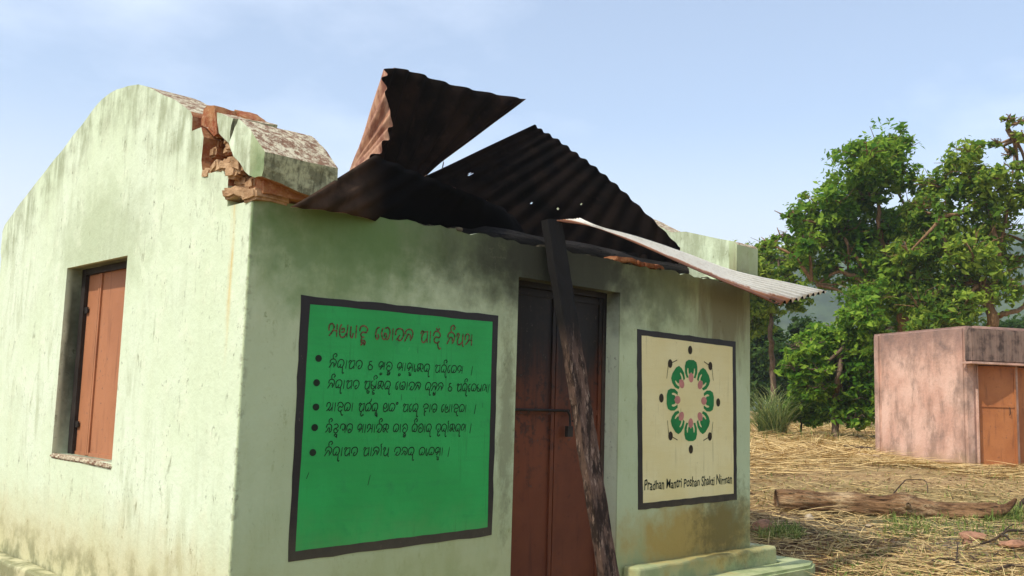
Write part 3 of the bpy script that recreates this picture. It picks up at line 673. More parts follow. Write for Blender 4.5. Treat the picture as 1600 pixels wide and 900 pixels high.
# emblem: ring of eight figures (green bodies reaching to pink plates, dark heads outside)
ec = Vector((3.682, 0, 1.128))
BODY = [(-.070, .165), (-.098, .205), (-.100, .25), (-.084, .285), (-.04, .30), (.04, .30), (.084, .285), (.100, .25), (.098, .205), (.070, .165), (.042, .168), (.056, .19), (.064, .215), (.058, .238), (.046, .236), (.040, .205), (.03, .193), (0, .208), (-.03, .193), (-.040, .205), (-.046, .236), (-.058, .238), (-.064, .215), (-.056, .19), (-.042, .168)]
heads = [(3.668, 1.501), (3.933, 1.394), (4.041, 1.12), (3.931, .861), (3.686, .768), (3.433, .867), (3.319, 1.136), (3.42, 1.388)]
for i, hd in enumerate(heads):
    ang = -i*math.pi/4; ca, sa = math.cos(ang), math.sin(ang)
    T = lambda a, b: (ec.x+a*ca-b*sa, ec.z+a*sa+b*ca)
    gb, pb, hb = Ribbon(), Ribbon(), Ribbon(); rad_ = math.hypot(hd[0]-ec.x, hd[1]-ec.z)/.366
    gb.poly([T(a*.80, b+.0) for a, b in BODY]); pb.disc(T(0, .168), .030, .036, tilt=ang)
    hb.disc(hd, .027, .032, tilt=0)
    if i % 2:
        sx = 1 if hd[0] > ec.x else -1; sz = 1 if hd[1] > ec.z else -1
        hb.stroke([hd, (hd[0]-sx*.085, hd[1]+sz*.03)], .008); hb.stroke([(hd[0]+sx*.02, hd[1]), (hd[0]+sx*.04, hd[1]-sz*.11)], .007)
    frombm('figure_body', gb.bm, emb, [M['lgreen']]); frombm('plate', pb.bm, emb, [M['lpink']]); frombm('figure_head', hb.bm, emb, [M['dkbrown']])
def latin(text, p0, p1, h, name, parent, mat):
    cu = bpy.data.curves.new('t', 'FONT'); cu.body = text; cu.size = 1; cu.resolution_u = 3; cu.offset = .012
    o = bpy.data.objects.new('t', cu); C.objects.link(o); dg = bpy.context.evaluated_depsgraph_get(); dg.update()
    me = bpy.data.meshes.new_from_object(o.evaluated_get(dg)); bpy.data.objects.remove(o)
    xsv = [v.co.x for v in me.vertices]; x0, x1 = min(xsv), max(xsv)
    for v in me.vertices:
        t = (v.co.x-x0)/(x1-x0); b = v.co.y
        v.co = Vector((p0[0]+(p1[0]-p0[0])*t+.03*b*h, -.0046, p0[1]+(p1[1]-p0[1])*t+b*h*(1+.1*math.sin(t*40))+.004*math.sin(t*55)))
    me.transform(Matrix.Translation(-house.location)); me.name = name
    return link(name, me, parent, [mat])
latin('Pradhan Mantri Poshan Shakti Nirman', xz(1006, 766), xz(1143, 755), .098, 'lettering', emb, M['ink'])
for o in C.objects:   # the parts of a board sit in the house's frame
    if o.parent in (notice, emb, dl, dr) and o.type == 'MESH' and o.name.split('.')[0] != 'x':
        if o.name.startswith('lettering') and o.parent is emb: continue
        o.data.transform(Matrix.Translation(-house.location))

# ================================================================== BROKEN PARAPET PIECES
def chunk(name, outer, thick, label, skew=Vector((0, 0, 0)), seed=1, amt=.012, cuts=3):
    bm = bmesh.new(); n = len(outer)
    A = [bm.verts.new(p) for p in outer]; B = [bm.verts.new(Vector(p)+thick+(skew if i in (3, 4) else Vector())) for i, p in enumerate(outer)]
    bm.faces.new(A); bm.faces.new(B[::-1])
    for i in range(n): bm.faces.new([A[i], B[i], B[(i+1) % n], A[(i+1) % n]])
    bmesh.ops.recalc_face_normals(bm, faces=bm.faces[:])
    for f in bm.faces:
        nr = f.normal
        f.material_index = 0 if nr.x < -.7 else 1 if nr.z > .45 else 2 if nr.y < -.7 and nr.z > -.3 else 3
    bmesh.ops.triangulate(bm, faces=[f for f in bm.faces if len(f.verts) > 4])
    bmesh.ops.subdivide_edges(bm, edges=[e for e in bm.edges if e.calc_length() > .05], cuts=cuts, use_grid_fill=True)
    roughen(bm, amt, 9, seed); roughen(bm, amt*.45, 30, seed+3)
    o = frombm(name, bm, None, [M['plaster'], M['coping'], M['chunk'], M['brick']])
    rebase(o, sum((Vector(p) for p in outer), Vector())/n); return tag(o, label, 'masonry chunk')
q = lambda px, py, x=-.02: Px(px, py, x)
chunk('parapet_chunk', [q(374, 185), q(391, 201), q(414, 238), q(409, 276), q(397, 277), q(381, 266), q(366, 244), q(358, 224), q(367, 198)], Vector((.42, -.005, .0)),
      'big broken lump of plastered parapet tilted on the front corner of the house', skew=Vector((0, 0, -.075)), seed=4, amt=.007)
# brick bed still stuck under the lump
bm = bmesh.new(); bx(bm, .03, .37, -.062, .08, 2.055, 2.16); bmesh.ops.subdivide_edges(bm, edges=bm.edges[:], cuts=5, use_grid_fill=True); roughen(bm, .018, 12, 6)
o = frombm('brick_lump', bm, None, [M['brick']]); rebase(o, (.18, 0, 2.05)); tag(o, 'red brick lump wedged under the tilted parapet chunk', 'brick')
chunk('parapet_fragment', [q(337, 175, .03), q(364, 184, .03), q(358, 224, .03), q(342, 208, .03)], Vector((.26, .0, .02)), 'small plastered fragment standing in the gap of the broken parapet', seed=8, amt=.006)
# brown inner face of the gap left of the fragment
bm = bmesh.new(); prism(bm, [(Px(a, b, .03).y, Px(a, b, .03).z) for a, b in [(326, 163), (338, 166), (341, 208), (336, 212), (327, 204), (318, 196), (319, 172)]], None, lambda a, b, t: (t, a, b), .02, .16)
bmesh.ops.triangulate(bm, faces=[f for f in bm.faces if len(f.verts) > 4]); bmesh.ops.subdivide_edges(bm, edges=[e for e in bm.edges if e.calc_length() > .06], cuts=2, use_grid_fill=True)
roughen(bm, .012, 12, 6)
bm.normal_update()
for f_ in bm.faces: f_.material_index = 1 if f_.normal.z > .45 and f_.calc_center_median().z > 2.5 else 0
o = frombm('mud_brick_fragment', bm, None, [M['brick'], M['coping']]); rebase(o, (.1, .5, 2.4)); tag(o, 'brown mud brick fragment leaning at the left of the parapet gap', 'brick')

# ================================================================== ROOF SHEETS
def sheet(name, base, rim, waves, mats, label, n_t=None, n_s=14, amp=.012, bend=0., holes=(), rust=None, sagf=None, thick=.0025):
    n_t = n_t or waves*8+1; B = cat(base, n_t); Rm = cat(rim, n_t); V = []; FA = []
    for j in range(n_s+1):
        s = j/n_s
        for i in range(n_t):
            t = i/(n_t-1); p = B[i].lerp(Rm[i], s)
            tg = (B[min(i+1, n_t-1)].lerp(Rm[min(i+1, n_t-1)], s)-B[max(i-1, 0)].lerp(Rm[max(i-1, 0)], s))
            nn = tg.cross(Rm[i]-B[i])
            nn = nn.normalized() if nn.length > 1e-9 else Vector((0, 0, 1))
            wv = min(1, tg.length*n_t/2/max(.001, waves)/.07)
            p = p+nn*(amp*wv*math.sin(2*math.pi*waves*t)+bend*math.sin(math.pi*s)+.014*mnoise.noise((t*5, s*3, waves))+.030*mnoise.noise((t*2.2, s*1.6, waves+9))*math.sin(math.pi*min(1, s*1.3)))
            V.append(p)
    for j in range(n_s):
        for i in range(n_t-1):
            if (i, j) in holes: continue
            FA.append((j*n_t+i, j*n_t+i+1, (j+1)*n_t+i+1, (j+1)*n_t+i))
    me = bpy.data.meshes.new(name); c = sum(V, Vector())/len(V)
    me.from_pydata([v-c for v in V], [], FA); me.update()
    for p in me.polygons: p.use_smooth = True
    if rust:
        at = me.attributes.new('rust', 'FLOAT', 'POINT'); at.data.foreach_set('value', [rust(i/(n_t-1), j/n_s) for j in range(n_s+1) for i in range(n_t)])
    o = link(name, me, None, mats); o.location = c
    md = o.modifiers.new('thickness', 'SOLIDIFY'); md.thickness = thick; md.offset = -1; md.material_offset = 1
    return tag(o, label, 'roof sheet', 'torn corrugated roof sheets')
# A: the curled sheet standing up
rimA = [Py(822, 155, .95), Py(762, 145, .86), Py(700, 130, .78), Py(645, 112, .70), Py(608, 107, .60), Py(600, 135, .50), Py(611, 186, .44), Py(600, 224, .38), Py(570, 256, .36)]
basA = [Py(628, 300, .80), Py(620, 318, .80), Py(605, 330, .78), Py(580, 332, .75), Py(556, 300, .72), Py(543, 295, .66), Py(530, 305, .6), Py(515, 312, .55), Py(500, 318, .5)]
sheet('roof_sheet', basA, rimA, 14, [M['rusttop'], M['underb']], 'rusty sheet curled upright like a scoop, highest of the torn roof', n_s=16, amp=.02)
# B: the long sheet raised to the right
rimB = [Py(835, 195, .95), Py(897, 237, .78), Py(975, 300, .55), Py(1063, 387, .32)]
basB = [Py(548, 330, .75), Py(670, 390, .64), Py(880, 460, .52), Py(1050, 520, .42)]
hB = {(205, 34), (206, 34), (205, 35), (207, 35), (208, 35), (168, 27), (169, 27), (168, 28), (120, 40), (121, 40), (108, 48), (170, 20), (165, 22), (140, 36)}
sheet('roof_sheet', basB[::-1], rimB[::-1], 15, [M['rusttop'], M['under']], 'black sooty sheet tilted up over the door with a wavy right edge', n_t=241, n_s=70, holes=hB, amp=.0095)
# C: pale sheet sliding off over the right end
loC = [Py(870, 345, -.11), Py(922, 354, -.15), Py(993, 380, -.22), Py(1089, 423, -.28), Py(1167, 455, -.32), Py(1213, 476, -.34)]
upC = [Py(908, 342, -.05), Py(936, 353, -.13), Py(993, 369, -.13), Py(1067, 393, -.11), Py(1153, 424, -.10), Py(1292, 455, -.10)]
# corrugations run along the sheet, so base = lower-left end and rim = right end, across parameter = width
nC = 10; baseC = [loC[0].lerp(upC[0], k/(nC-1)) for k in range(nC)]
def sheetC():
    waves, n_t, n_s = 9, 91, 40; lo = cat(loC, n_s+1); hi = cat(upC, n_s+1); V = []; FA = []
    for j in range(n_s+1):
        for i in range(n_t):
            t = i/(n_t-1); p = lo[j].lerp(hi[j], t); w = (hi[j]-lo[j]).length
            a = min(.018, w/waves*.22)
            V.append(p+Vector((0, -.35, .9))*(a*math.sin(2*math.pi*waves*t)+.006*mnoise.noise((t*4, j*.15, 2))))
    for j in range(n_s):
        for i in range(n_t-1):
            if j > 36 and i < 10 and random.random() < .5: continue
            FA.append((j*n_t+i, (j+1)*n_t+i, (j+1)*n_t+i+1, j*n_t+i+1))
    me = bpy.data.meshes.new('roof_sheet'); c = sum(V, Vector())/len(V); me.from_pydata([v-c for v in V], [], FA); me.update()
    for p in me.polygons: p.use_smooth = True
    at = me.attributes.new('rust', 'FLOAT', 'POINT')
    at.data.foreach_set('value', [1.05*sstep(.42, .0, i/(n_t-1))+.45*sstep(.82, 1, j/n_s)*sstep(.6, .1, i/(n_t-1))+.3*sstep(.25, 0, j/n_s) for j in range(n_s+1) for i in range(n_t)])
    o = link('roof_sheet', me, None, [M['paletop'], M['under']]); o.location = c
    md = o.modifiers.new('thickness', 'SOLIDIFY'); md.thickness = .0025; md.offset = -1; md.material_offset = 1
    tag(o, 'pale galvanised sheet with a rusty edge sliding off past the right end of the house', 'roof sheet', 'torn corrugated roof sheets')
sheetC()
# D: sagging sheet at the left eave
a, b, c, d = Py(454, 324, -.25), Py(585, 243, .02), Py(790, 325, .30), Py(850, 379, .18)
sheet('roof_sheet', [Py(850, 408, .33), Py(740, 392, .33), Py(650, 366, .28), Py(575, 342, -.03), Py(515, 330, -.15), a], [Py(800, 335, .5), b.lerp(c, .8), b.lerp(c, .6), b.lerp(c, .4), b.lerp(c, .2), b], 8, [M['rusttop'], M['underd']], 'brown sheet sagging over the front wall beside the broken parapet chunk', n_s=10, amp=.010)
g0, g1 = Vector((3.15, .34, 1.9)), Vector((4.2, .34, 1.9))  # filler sheet, added to black out the sunlit gable below C
sheet('roof_sheet', [g0, g0.lerp(g1, .5), g1], [Vector((3.15, .42, 2.24)), Vector((3.7, .44, 2.26)), Vector((4.2, .42, 2.22))], 9, [M['under'], M['under']], 'dark sheet added behind the wall top to hide the sunlit gap under the pale sheet', n_s=6, amp=.01)
# E: unseen dark sheets added low inside the house to keep it dark
e = [Vector((.45, 1.2, 1.9)), Vector((1.6, 1.1, 1.95)), Vector((2.8, 1.0, 1.9)), Vector((3.9, .9, 2.0))]
f = [Vector((.5, 3.4, 1.6)), Vector((1.6, 3.3, 1.5)), Vector((2.8, 3.4, 1.55)), Vector((3.9, 3.5, 1.6))]
sheet('roof_sheet', e, f, 30, [M['rusttop'], M['under']], 'unseen dark sheets added inside the house to keep it dark', n_s=8)
# beam under the sheets, wire, leaning plank
bm = bmesh.new(); pts = [Vector((x, .35+.02*math.sin(x*2), 2.135+.01*math.sin(x*3)+.012*(x-1))) for x in np.arange(.6, 4.15, .12)]
tube(bm, pts, [.06+.006*math.sin(i*.7) for i in range(len(pts))], 12, .2); o = frombm('roof_beam', bm, None, [M['beam']], True); rebase(o, (2.4, .35, 2.13))
tag(o, 'smoke blackened round beam lying along the top of the front wall', 'beam')
bm = bmesh.new(); tube(bm, cat([Py(690, 243, .86), Py(693, 252, .85), Py(691, 264, .83)], 6), [.004]*6, 6); o = frombm('wire', bm, None, [M['iron']]); rebase(o, Py(692, 255, .85)); tag(o, 'short wire hanging in the bright gap between the two raised sheets', 'wire')
foot = Py(955, 925, -.33); foot.z = max(foot.z, -.2); topc = Py(862, 344, -.05)
ax = (topc-foot).normalized(); foot = foot+ax*((-.225-foot.z)/ax.z); side = ax.cross(Vector((0, 1, 0))).normalized(); dep = side.cross(ax).normalized()
if dep.y < 0: dep = -dep
bm = bmesh.new(); nL = 40; rings = []
for i in range(nL+1):
    t = i/nL; p = foot.lerp(topc, t); w = .068-.004*t+.006*mnoise.noise((t*9, 0, 0)); w2 = .068+.006*mnoise.noise((t*11, 5, 0)); h = .028
    rings.append([bm.verts.new(p+side*sx*(w if sx < 0 else w2)+dep*sy*h) for sx, sy in ((-1, -1), (-.6, -1.08), (0, -1), (.6, -1.06), (1, -1), (1, 1), (-1, 1))])
for i in range(nL):
    for k in range(7): bm.faces.new([rings[i][k], rings[i][(k+1) % 7], rings[i+1][(k+1) % 7], rings[i+1][k]])
bm.faces.new(rings[0]); bm.faces.new(rings[-1][::-1]); bmesh.ops.recalc_face_normals(bm, faces=bm.faces[:])
for v in bm.verts: v.co += Vector((jit(.003), jit(.003), 0))
o = frombm('wooden_plank', bm, None, [M['char']]); rebase(o, foot); tag(o, 'half charred plank leaning from the ground across the door to the eave', 'plank')

# ================================================================== PINK TOILET BLOCK
Bp = Pd(1511, 728, 15.0); Ap = Pd(1366, 717, 17.2); Bp.z = Ap.z = .22
toilet = empty('toilet_block', Bp, 'small pink stained toilet block with brown metal doors beyond the log', 'toilet block')
ey = (Ap-Bp); wd = ey.length; ey.normalize(); ex = Vector((ey.y, -ey.x, 0))
if ex.dot(RH) < 0: ex = -ex
toilet.rotation_euler = (0, 0, math.atan2(ex.y, ex.x))
bpy.context.view_layer.update()
LM = Matrix(((ex.x, ey.x, 0), (ex.y, ey.y, 0), (0, 0, 1)))
def tob(name, bm, parent, mats, smooth=False):
    me = bpy.data.meshes.new(name); bm.normal_update(); bm.to_mesh(me); bm.free()
    for p in me.polygons: p.use_smooth = smooth
    return link(name, me, parent, mats)
HT, LT = 2.25, 3.6
bm = bmesh.new()
for b in [(0, LT, wd-.2, wd, 0, HT+.02), (0, .2, 0, wd-.201, 0, HT+.02), (.201, .29, 0, .2, 0, 1.70)]: bx(bm, *b)
xdoors = [.29, 1.05, 1.81]
for k, xd in enumerate(xdoors): bx(bm, xd+.64, xd+.76 if k < 2 else LT, 0, .2, 0, 1.70)
bx(bm, .201, LT, .02, .2, 1.701, HT-.162); bx(bm, LT-.2, LT, .201, wd-.201, 0, HT-.16)
for k in range(2): bx(bm, xdoors[k]+.65, xdoors[k]+.75, .201, wd-.201, 0, HT-.3)
bmesh.ops.bevel(bm, geom=[e for e in bm.edges if abs(e.verts[0].co.z-e.verts[1].co.z) > .5 or (min(v.co.z for v in e.verts) > HT and max(v.co.x for v in e.verts) < .01)], offset=.04, segments=3, affect='EDGES'); tob('wall', bm, toilet, [M['pink']])
bm = bmesh.new(); bx(bm, .203, LT-.203, .003, wd-.203, HT-.155, HT+.01)
for v in bm.verts:
    if v.co.z > HT-.05: v.co.z += .05*(v.co.y/wd-.5)*-1
bmesh.ops.bevel(bm, geom=[e for e in bm.edges if min(v.co.z for v in e.verts) > HT-.1], offset=.05, segments=4, affect='EDGES'); bmesh.ops.subdivide_edges(bm, edges=[e for e in bm.edges if e.calc_length() > .4], cuts=6, use_grid_fill=True); roughen(bm, .003, 3, 2)
tob('roof', bm, toilet, [M['pink']], True)
bm = bmesh.new(); bx(bm, .0, LT+.02, -.19, -.001, 1.70, HT-.03); bmesh.ops.bevel(bm, geom=bm.edges[:], offset=.018, segments=2, affect='EDGES'); tob('fascia', bm, toilet, [M['fascia']])
bm = bmesh.new(); bx(bm, -.05, LT+.02, -.22, -.001, 1.665, 1.698); tob('sunshade_ledge', bm, toilet, [M['pink']])
for k, xd in enumerate(xdoors):
    bm = bmesh.new(); bx(bm, 0, .62, -.01, .01, .08, 1.65)
    for (a0, a1, z0, z1) in [(0, .03, .08, 1.65), (.59, .62, .08, 1.65), (.031, .589, .08, .12), (.031, .589, 1.0, 1.035), (.031, .589, 1.61, 1.65)]: bx(bm, a0, a1, -.024, -.0105, z0, z1)
    tob_o = tob('door', bm, toilet, [M['wcdoor']]); tob_o.location = (xd+.01, .09, 0); tob_o.rotation_euler = (0, 0, R(-14 if k == 0 else -3))
    bm = bmesh.new(); tube(bm, [(.50, -.03, 1.0), (.50, -.05, .98), (.50, -.05, .90), (.50, -.03, .88)], [.007]*4, 6); tob('handle', bm, tob_o, [M['iron']])
bm = bmesh.new(); bx(bm, .2, LT-.2, .2, wd-.2, -.1, .02); tob('floor', bm, toilet, [M['darkfloor']])

# ================================================================== LOG, BRANCHES, STONES
pa, pb_ = G(1213, 796), G(1560, 812)
n = 80; pts = []; rad = []
for i in range(n):
    t = i/(n-1); p = pa.lerp(pb_, t)
    rr = .125-.012*t+.026*math.exp(-((t-.56)/.05)**2)-.012*sstep(.6, .75, t)+.006*math.sin(t*23)
    p.z = gz(p.x, p.y)+rr*.8+.02*math.sin(t*5)-.02+.03*sstep(.9, 1, t); pts.append(p); rad.append(rr)
bm = bmesh.new(); tube(bm, pts, rad, 44, .0)
for v in bm.verts:
    k = min(range(n), key=lambda j: (pts[j]-v.co).length_squared); d = v.co-pts[k]
    if d.length > 1e-6:
        a = math.atan2(d.z, d.dot(FH)); v.co += d.normalized()*(.022*mnoise.noise((a*4, k*.10, 1))+.022*mnoise.noise((a*11, k*.18, 4)))
eu = [pts[-3], pts[-1]+Vector((0, 0, .02)), pts[-1]+RH*.10+Vector((0, 0, .06)), pts[-1]+RH*.2+Vector((0, 0, .16))]
tube(bm, cat(eu, 12), [.075, .072, .07, .066, .062, .058, .052, .045, .04, .032, .022, .012], 12, .5)
tube(bm, cat([pts[45]+Vector((0, 0, .02))-FH*.09, pts[45]-FH*.14+Vector((0, 0, .03)), pts[45]-FH*.17+Vector((0, 0, .04))], 5), [.05, .045, .04, .035, .02], 10, .4)
o = frombm('fallen_log', bm, None, [M['log']], True)
dirl = (pts[-1]-pts[0]); angl = math.atan2(dirl.y, dirl.x); cen = pts[0]
o.data.transform(Matrix.Translation(-cen)); o.data.transform(Matrix.Rotation(-angl, 4, 'Z')); o.location = cen; o.rotation_euler = (0, 0, angl)
tag(o, 'long split brown log lying on the straw, upturned at its right end', 'log')
def branch(paths, label, name='fallen_branch', r=.016, cat_='branch', mat='twig', lift=.02):
    bm = bmesh.new(); first = None
    for ps, r1, r2 in paths:
        w = [G(a, b) + Vector((0, 0, lift+h)) for a, b, h in ps]; first = first or w[0]
        q_ = cat(w, 16); tube(bm, q_, [r1+(r2-r1)*i/15 for i in range(16)], 7, .3)
    o = frombm(name, bm, None, [M[mat]], True); rebase(o, first); return tag(o, label, cat_)
branch([([(1600, 838, .02), (1576, 842, .06), (1556, 850, .03), (1530, 858, .02), (1508, 862, .0)], .016, .007), ([(1562, 848, .05), (1575, 852, .05), (1584, 866, .02), (1588, 880, 0)], .011, .005), ([(1566, 846, .05), (1574, 838, .06), (1584, 830, .05)], .008, .004)],
       'bare forked branch lying by the reddish slab at the right edge')
branch([([(1452, 884, .0), (1470, 880, .02), (1490, 884, .03), (1500, 890, .03), (1510, 896, .0)], .013, .007), ([(1494, 888, .03), (1496, 876, .05), (1497, 866, .08)], .009, .004), ([(1514, 874, .03), (1526, 882, .02), (1546, 880, .02), (1560, 870, .02)], .007, .004)],
       'dark crooked twig in the grass at the bottom of the yard')
branch([([(1536, 898, .0), (1560, 899, .03), (1580, 895, .04), (1606, 896, .03)], .014, .010)], 'greyish curved branch at the bottom right corner')
branch([([(1395, 782, .05), (1412, 774, .14), (1420, 771, .15), (1446, 773, .15), (1450, 780, .06)], .008, .005)], 'thin bent twig sticking up behind the middle of the log')
branch([([(1332, 715, .03), (1375, 720, .03)], .03, .025)], 'pale peeled pole on the straw beside the pink block, nearer of two', 'wooden_pole', cat_='pole', mat='pole', lift=.03)
branch([([(1320, 704, .06), (1372, 709, .06)], .024, .02)], 'thin brownish pole on the straw beside the pink block, farther of two', 'wooden_pole', cat_='pole', mat='twig', lift=.03)
branch([([(1588, 800, .0), (1602, 794, .08), (1612, 790, .1)], .03, .02)], 'short dark stump of wood beyond the right end of the log')
def stone(px, py, wpx, asp, label, mat, seed, name='stone'):
    p = G(px, py); d = (p-CAM).dot(fw); w = wpx*d/F
    bm = bmesh.new(); bmesh.ops.create_icosphere(bm, subdivisions=3, radius=.5)
    for v in bm.verts:
        v.co *= 1+.35*mnoise.noise(v.co*2.2+Vector((seed*5, 0, 0))); v.co = Vector((v.co.x*w, v.co.y*w*.8, v.co.z*w*asp))
    roughen(bm, w*.05, 12/w*.2, seed)
    o = frombm(name, bm, None, [M[mat]]); o.location = (p.x, p.y, gz(p.x, p.y)+w*asp*.28); tag(o, label, 'stone'); return o
stone(1192, 832, 42, .55, 'rounded reddish stone beside the corner of the house plinth', 'rock', 1)
stone(1264, 813, 18, .75, 'small pale stone standing below the left end of the log', 'pale', 2)
stone(1358, 824, 13, .5, 'small flat pale stone below the middle of the log', 'pale', 3)
stone(1520, 843, 48, .28, 'flat orange brown slab below the right half of the log', 'rock', 4)
stone(1512, 852, 18, .5, 'orange chip of brick against the flat slab', 'rock', 5)
stone(1588, 858, 60, .30, 'broad reddish slab at the right edge under a bare branch', 'rock', 6)
stone(1524, 727, 13, .5, 'small grey stone at the foot of the pink block pillar', 'pale', 7)
o = stone(1570, 838, 15, .25, 'white scrap lying on the reddish slab', 'white', 8, 'paper_scrap'); o['category'] = 'scrap'

# ================================================================== STRAW AND GRASS
def blades(name, regions, mat, label, wid, cat_, curve=.3):
    V, FA = [], []; k = 0
    for (x0, x1, y0, y1, n, l0, l1, lean, wmul) in regions:
        for _ in range(n):
            px = random.uniform(x0, x1); py = y0+(y1-y0)*random.random()
            p = G2(px, py)
            if p is None: continue
            if -.2 < p.x < 5.05 and -.42 < p.y < 4.2: continue
            l = random.uniform(l0, l1); az = random.uniform(0, 6.283); el = abs(random.gauss(0, lean)); el = min(el, 1.45)
            d = Vector((math.cos(az)*math.cos(el), math.sin(az)*math.cos(el), math.sin(el))); sd = Vector((-math.sin(az), math.cos(az), 0)); 
            w = wid*wmul*random.uniform(.6, 1.3); z0 = gz(p.x, p.y)+random.uniform(.002, .03)
            b = Vector((p.x, p.y, z0)); bend = Vector((jit(1), jit(1), 0))*l*curve*.5
            m = b+d*l*.5+bend*.5+Vector((0, 0, .004)); e = b+d*l+bend+Vector((0, 0, -l*.12*math.sin(el)))
            sd = (sd+Vector((0, 0, jit(.9)))).normalized()
            V += [b-sd*w, b+sd*w, m+sd*w, m-sd*w, e+sd*w*.3, e-sd*w*.3]; FA += [(k, k+1, k+2, k+3), (k+3, k+2, k+4, k+5)]; k += 6
    tag(frompy(name, V, FA, None, [M[mat]]), label, cat_, kind='stuff')
def G2(px, py):
    """ground point seen in that direction, solved on the smooth slope"""
    d = ray(px, py); z = -.1
    for _ in range(9):
        if d.z >= -.004: return None
        t = (z-CAM.z)/d.z
        if t > 45: t = 45
        p = CAM+d*t; z = gz(p.x, p.y)
    return p
blades('straw', [(1130, 1680, 668, 760, 8500, .2, .7, .07, .9), (1100, 1700, 740, 930, 9000, .06, .4, .12, .5), (1150, 1372, 655, 730, 6500, .25, .8, .14, .9), (1150, 1372, 690, 720, 2500, .25, .7, .16, 1)], 'straw', 'dry straw and stalks strewn over the yard', .006, 'straw')
blades('grass', [(1380, 1600, 806, 842, 1300, .03, .11, .9, .9), (1185, 1250, 828, 846, 700, .05, .14, .9, 1), (1280, 1700, 836, 920, 1600, .03, .08, .6, .8), (1180, 1640, 740, 800, 700, .04, .10, .7, .8), (1150, 1420, 655, 700, 900, .1, .4, .9, 1.3), (1515, 1530, 722, 734, 40, .1, .25, .9, 1.2), (1540, 1600, 806, 820, 500, .05, .16, .9, 1)], 'grass', 'short green grass sprouting through the straw', .005, 'grass')

V, FA = [], []
for _ in range(5200):
    p = G2(random.uniform(1130, 1650), random.choice([random.uniform(680, 930), random.uniform(770, 930)]))
    if p is None or (-.2 < p.x < 5.05 and -.42 < p.y < 4.2): continue
    r_ = random.uniform(.012, .045); a_ = random.uniform(0, 6.28); z = gz(p.x, p.y)+random.uniform(.004, .02); k = len(V)
    V += [(p.x+r_*math.cos(a_+t)*(1 if i % 2 else .5), p.y+r_*math.sin(a_+t)*(1 if i % 2 else .5), z+jit(.008)) for i, t in enumerate((0, 1.57, 3.14, 4.71))]; FA.append((k, k+1, k+2, k+3))
def littermat():
    s = NT('leaf litter', .9, .1); r = s.rnd(); c = s.mix(r, (.05, .028, .015), (.26, .15, .06)); return s.col(s.mix(s.ss(r, .85, .95), c, (.5, .36, .18)))
M['litter'] = littermat()
tag(frompy('leaf_litter', V, FA, None, [M['litter']]), 'dead leaves and crumbs of earth scattered on the yard', 'leaf litter', kind='stuff')
# ================================================================== TREES
def crown(name, clumps, leaf, density, mat, parent, flat=.92, drop=0.):
    """clumps: (centre, radius); many small folded leaves in twig clusters"""
    P0, N0, S0 = [], [], []
    for c, rad in clumps:
        ns = max(2, int(34*density*min(1., (rad/.55)**1.5)))
        for _ in range(ns):
            v = RNG.normal(size=3); v /= np.linalg.norm(v)
            rr = rad*RNG.uniform(.2, 1.28)**.8; tc_ = np.array(c)+v*rr*np.array([1, 1, flat]); sg = rad*RNG.uniform(.10, .24)
            k = int(RNG.integers(18, 40)*min(1.6, rad/.8+.3))
            q_ = RNG.normal(size=(k, 3))*sg*np.array([1.1, 1.1, .8])+tc_; P0.append(q_)
            nn = RNG.normal(size=(k, 3))*.75+np.array([-.45, 0, .85])+v*.4; N0.append(nn); S0.append(RNG.uniform(.45, 1.45, k)*leaf*RNG.uniform(.75, 1.25))
    P0, N0, S0 = np.concatenate(P0), np.concatenate(N0), np.concatenate(S0)
    N0 /= np.linalg.norm(N0, axis=1)[:, None]; T = np.cross(N0, RNG.normal(size=P0.shape)); T /= np.linalg.norm(T, axis=1)[:, None]; T[:, 2] -= drop; U = np.cross(N0, T)
    n_ = len(P0); W = S0[:, None]
    verts = np.stack([P0-T*W*.5, P0+U*W*.24+N0*W*.06, P0+T*W*.5-N0*W*.10, P0-U*W*.24+N0*W*.06], 1).reshape(-1, 3)
    me = bpy.data.meshes.new(name); me.vertices.add(n_*4); me.vertices.foreach_set('co', (verts-np.array(parent.location)).ravel())
    idx = np.arange(n_*4); tri = np.stack([idx[0::4], idx[1::4], idx[2::4], idx[0::4], idx[2::4], idx[3::4]], 1).ravel()
    me.loops.add(len(tri)); me.loops.foreach_set('vertex_index', tri.astype(np.int32)); me.polygons.add(n_*2)
    me.polygons.foreach_set('loop_start', np.arange(0, n_*6, 3, dtype=np.int32)); me.polygons.foreach_set('loop_total', np.full(n_*2, 3, dtype=np.int32)); me.update(calc_edges=True)
    return link(name, me, parent, [mat])
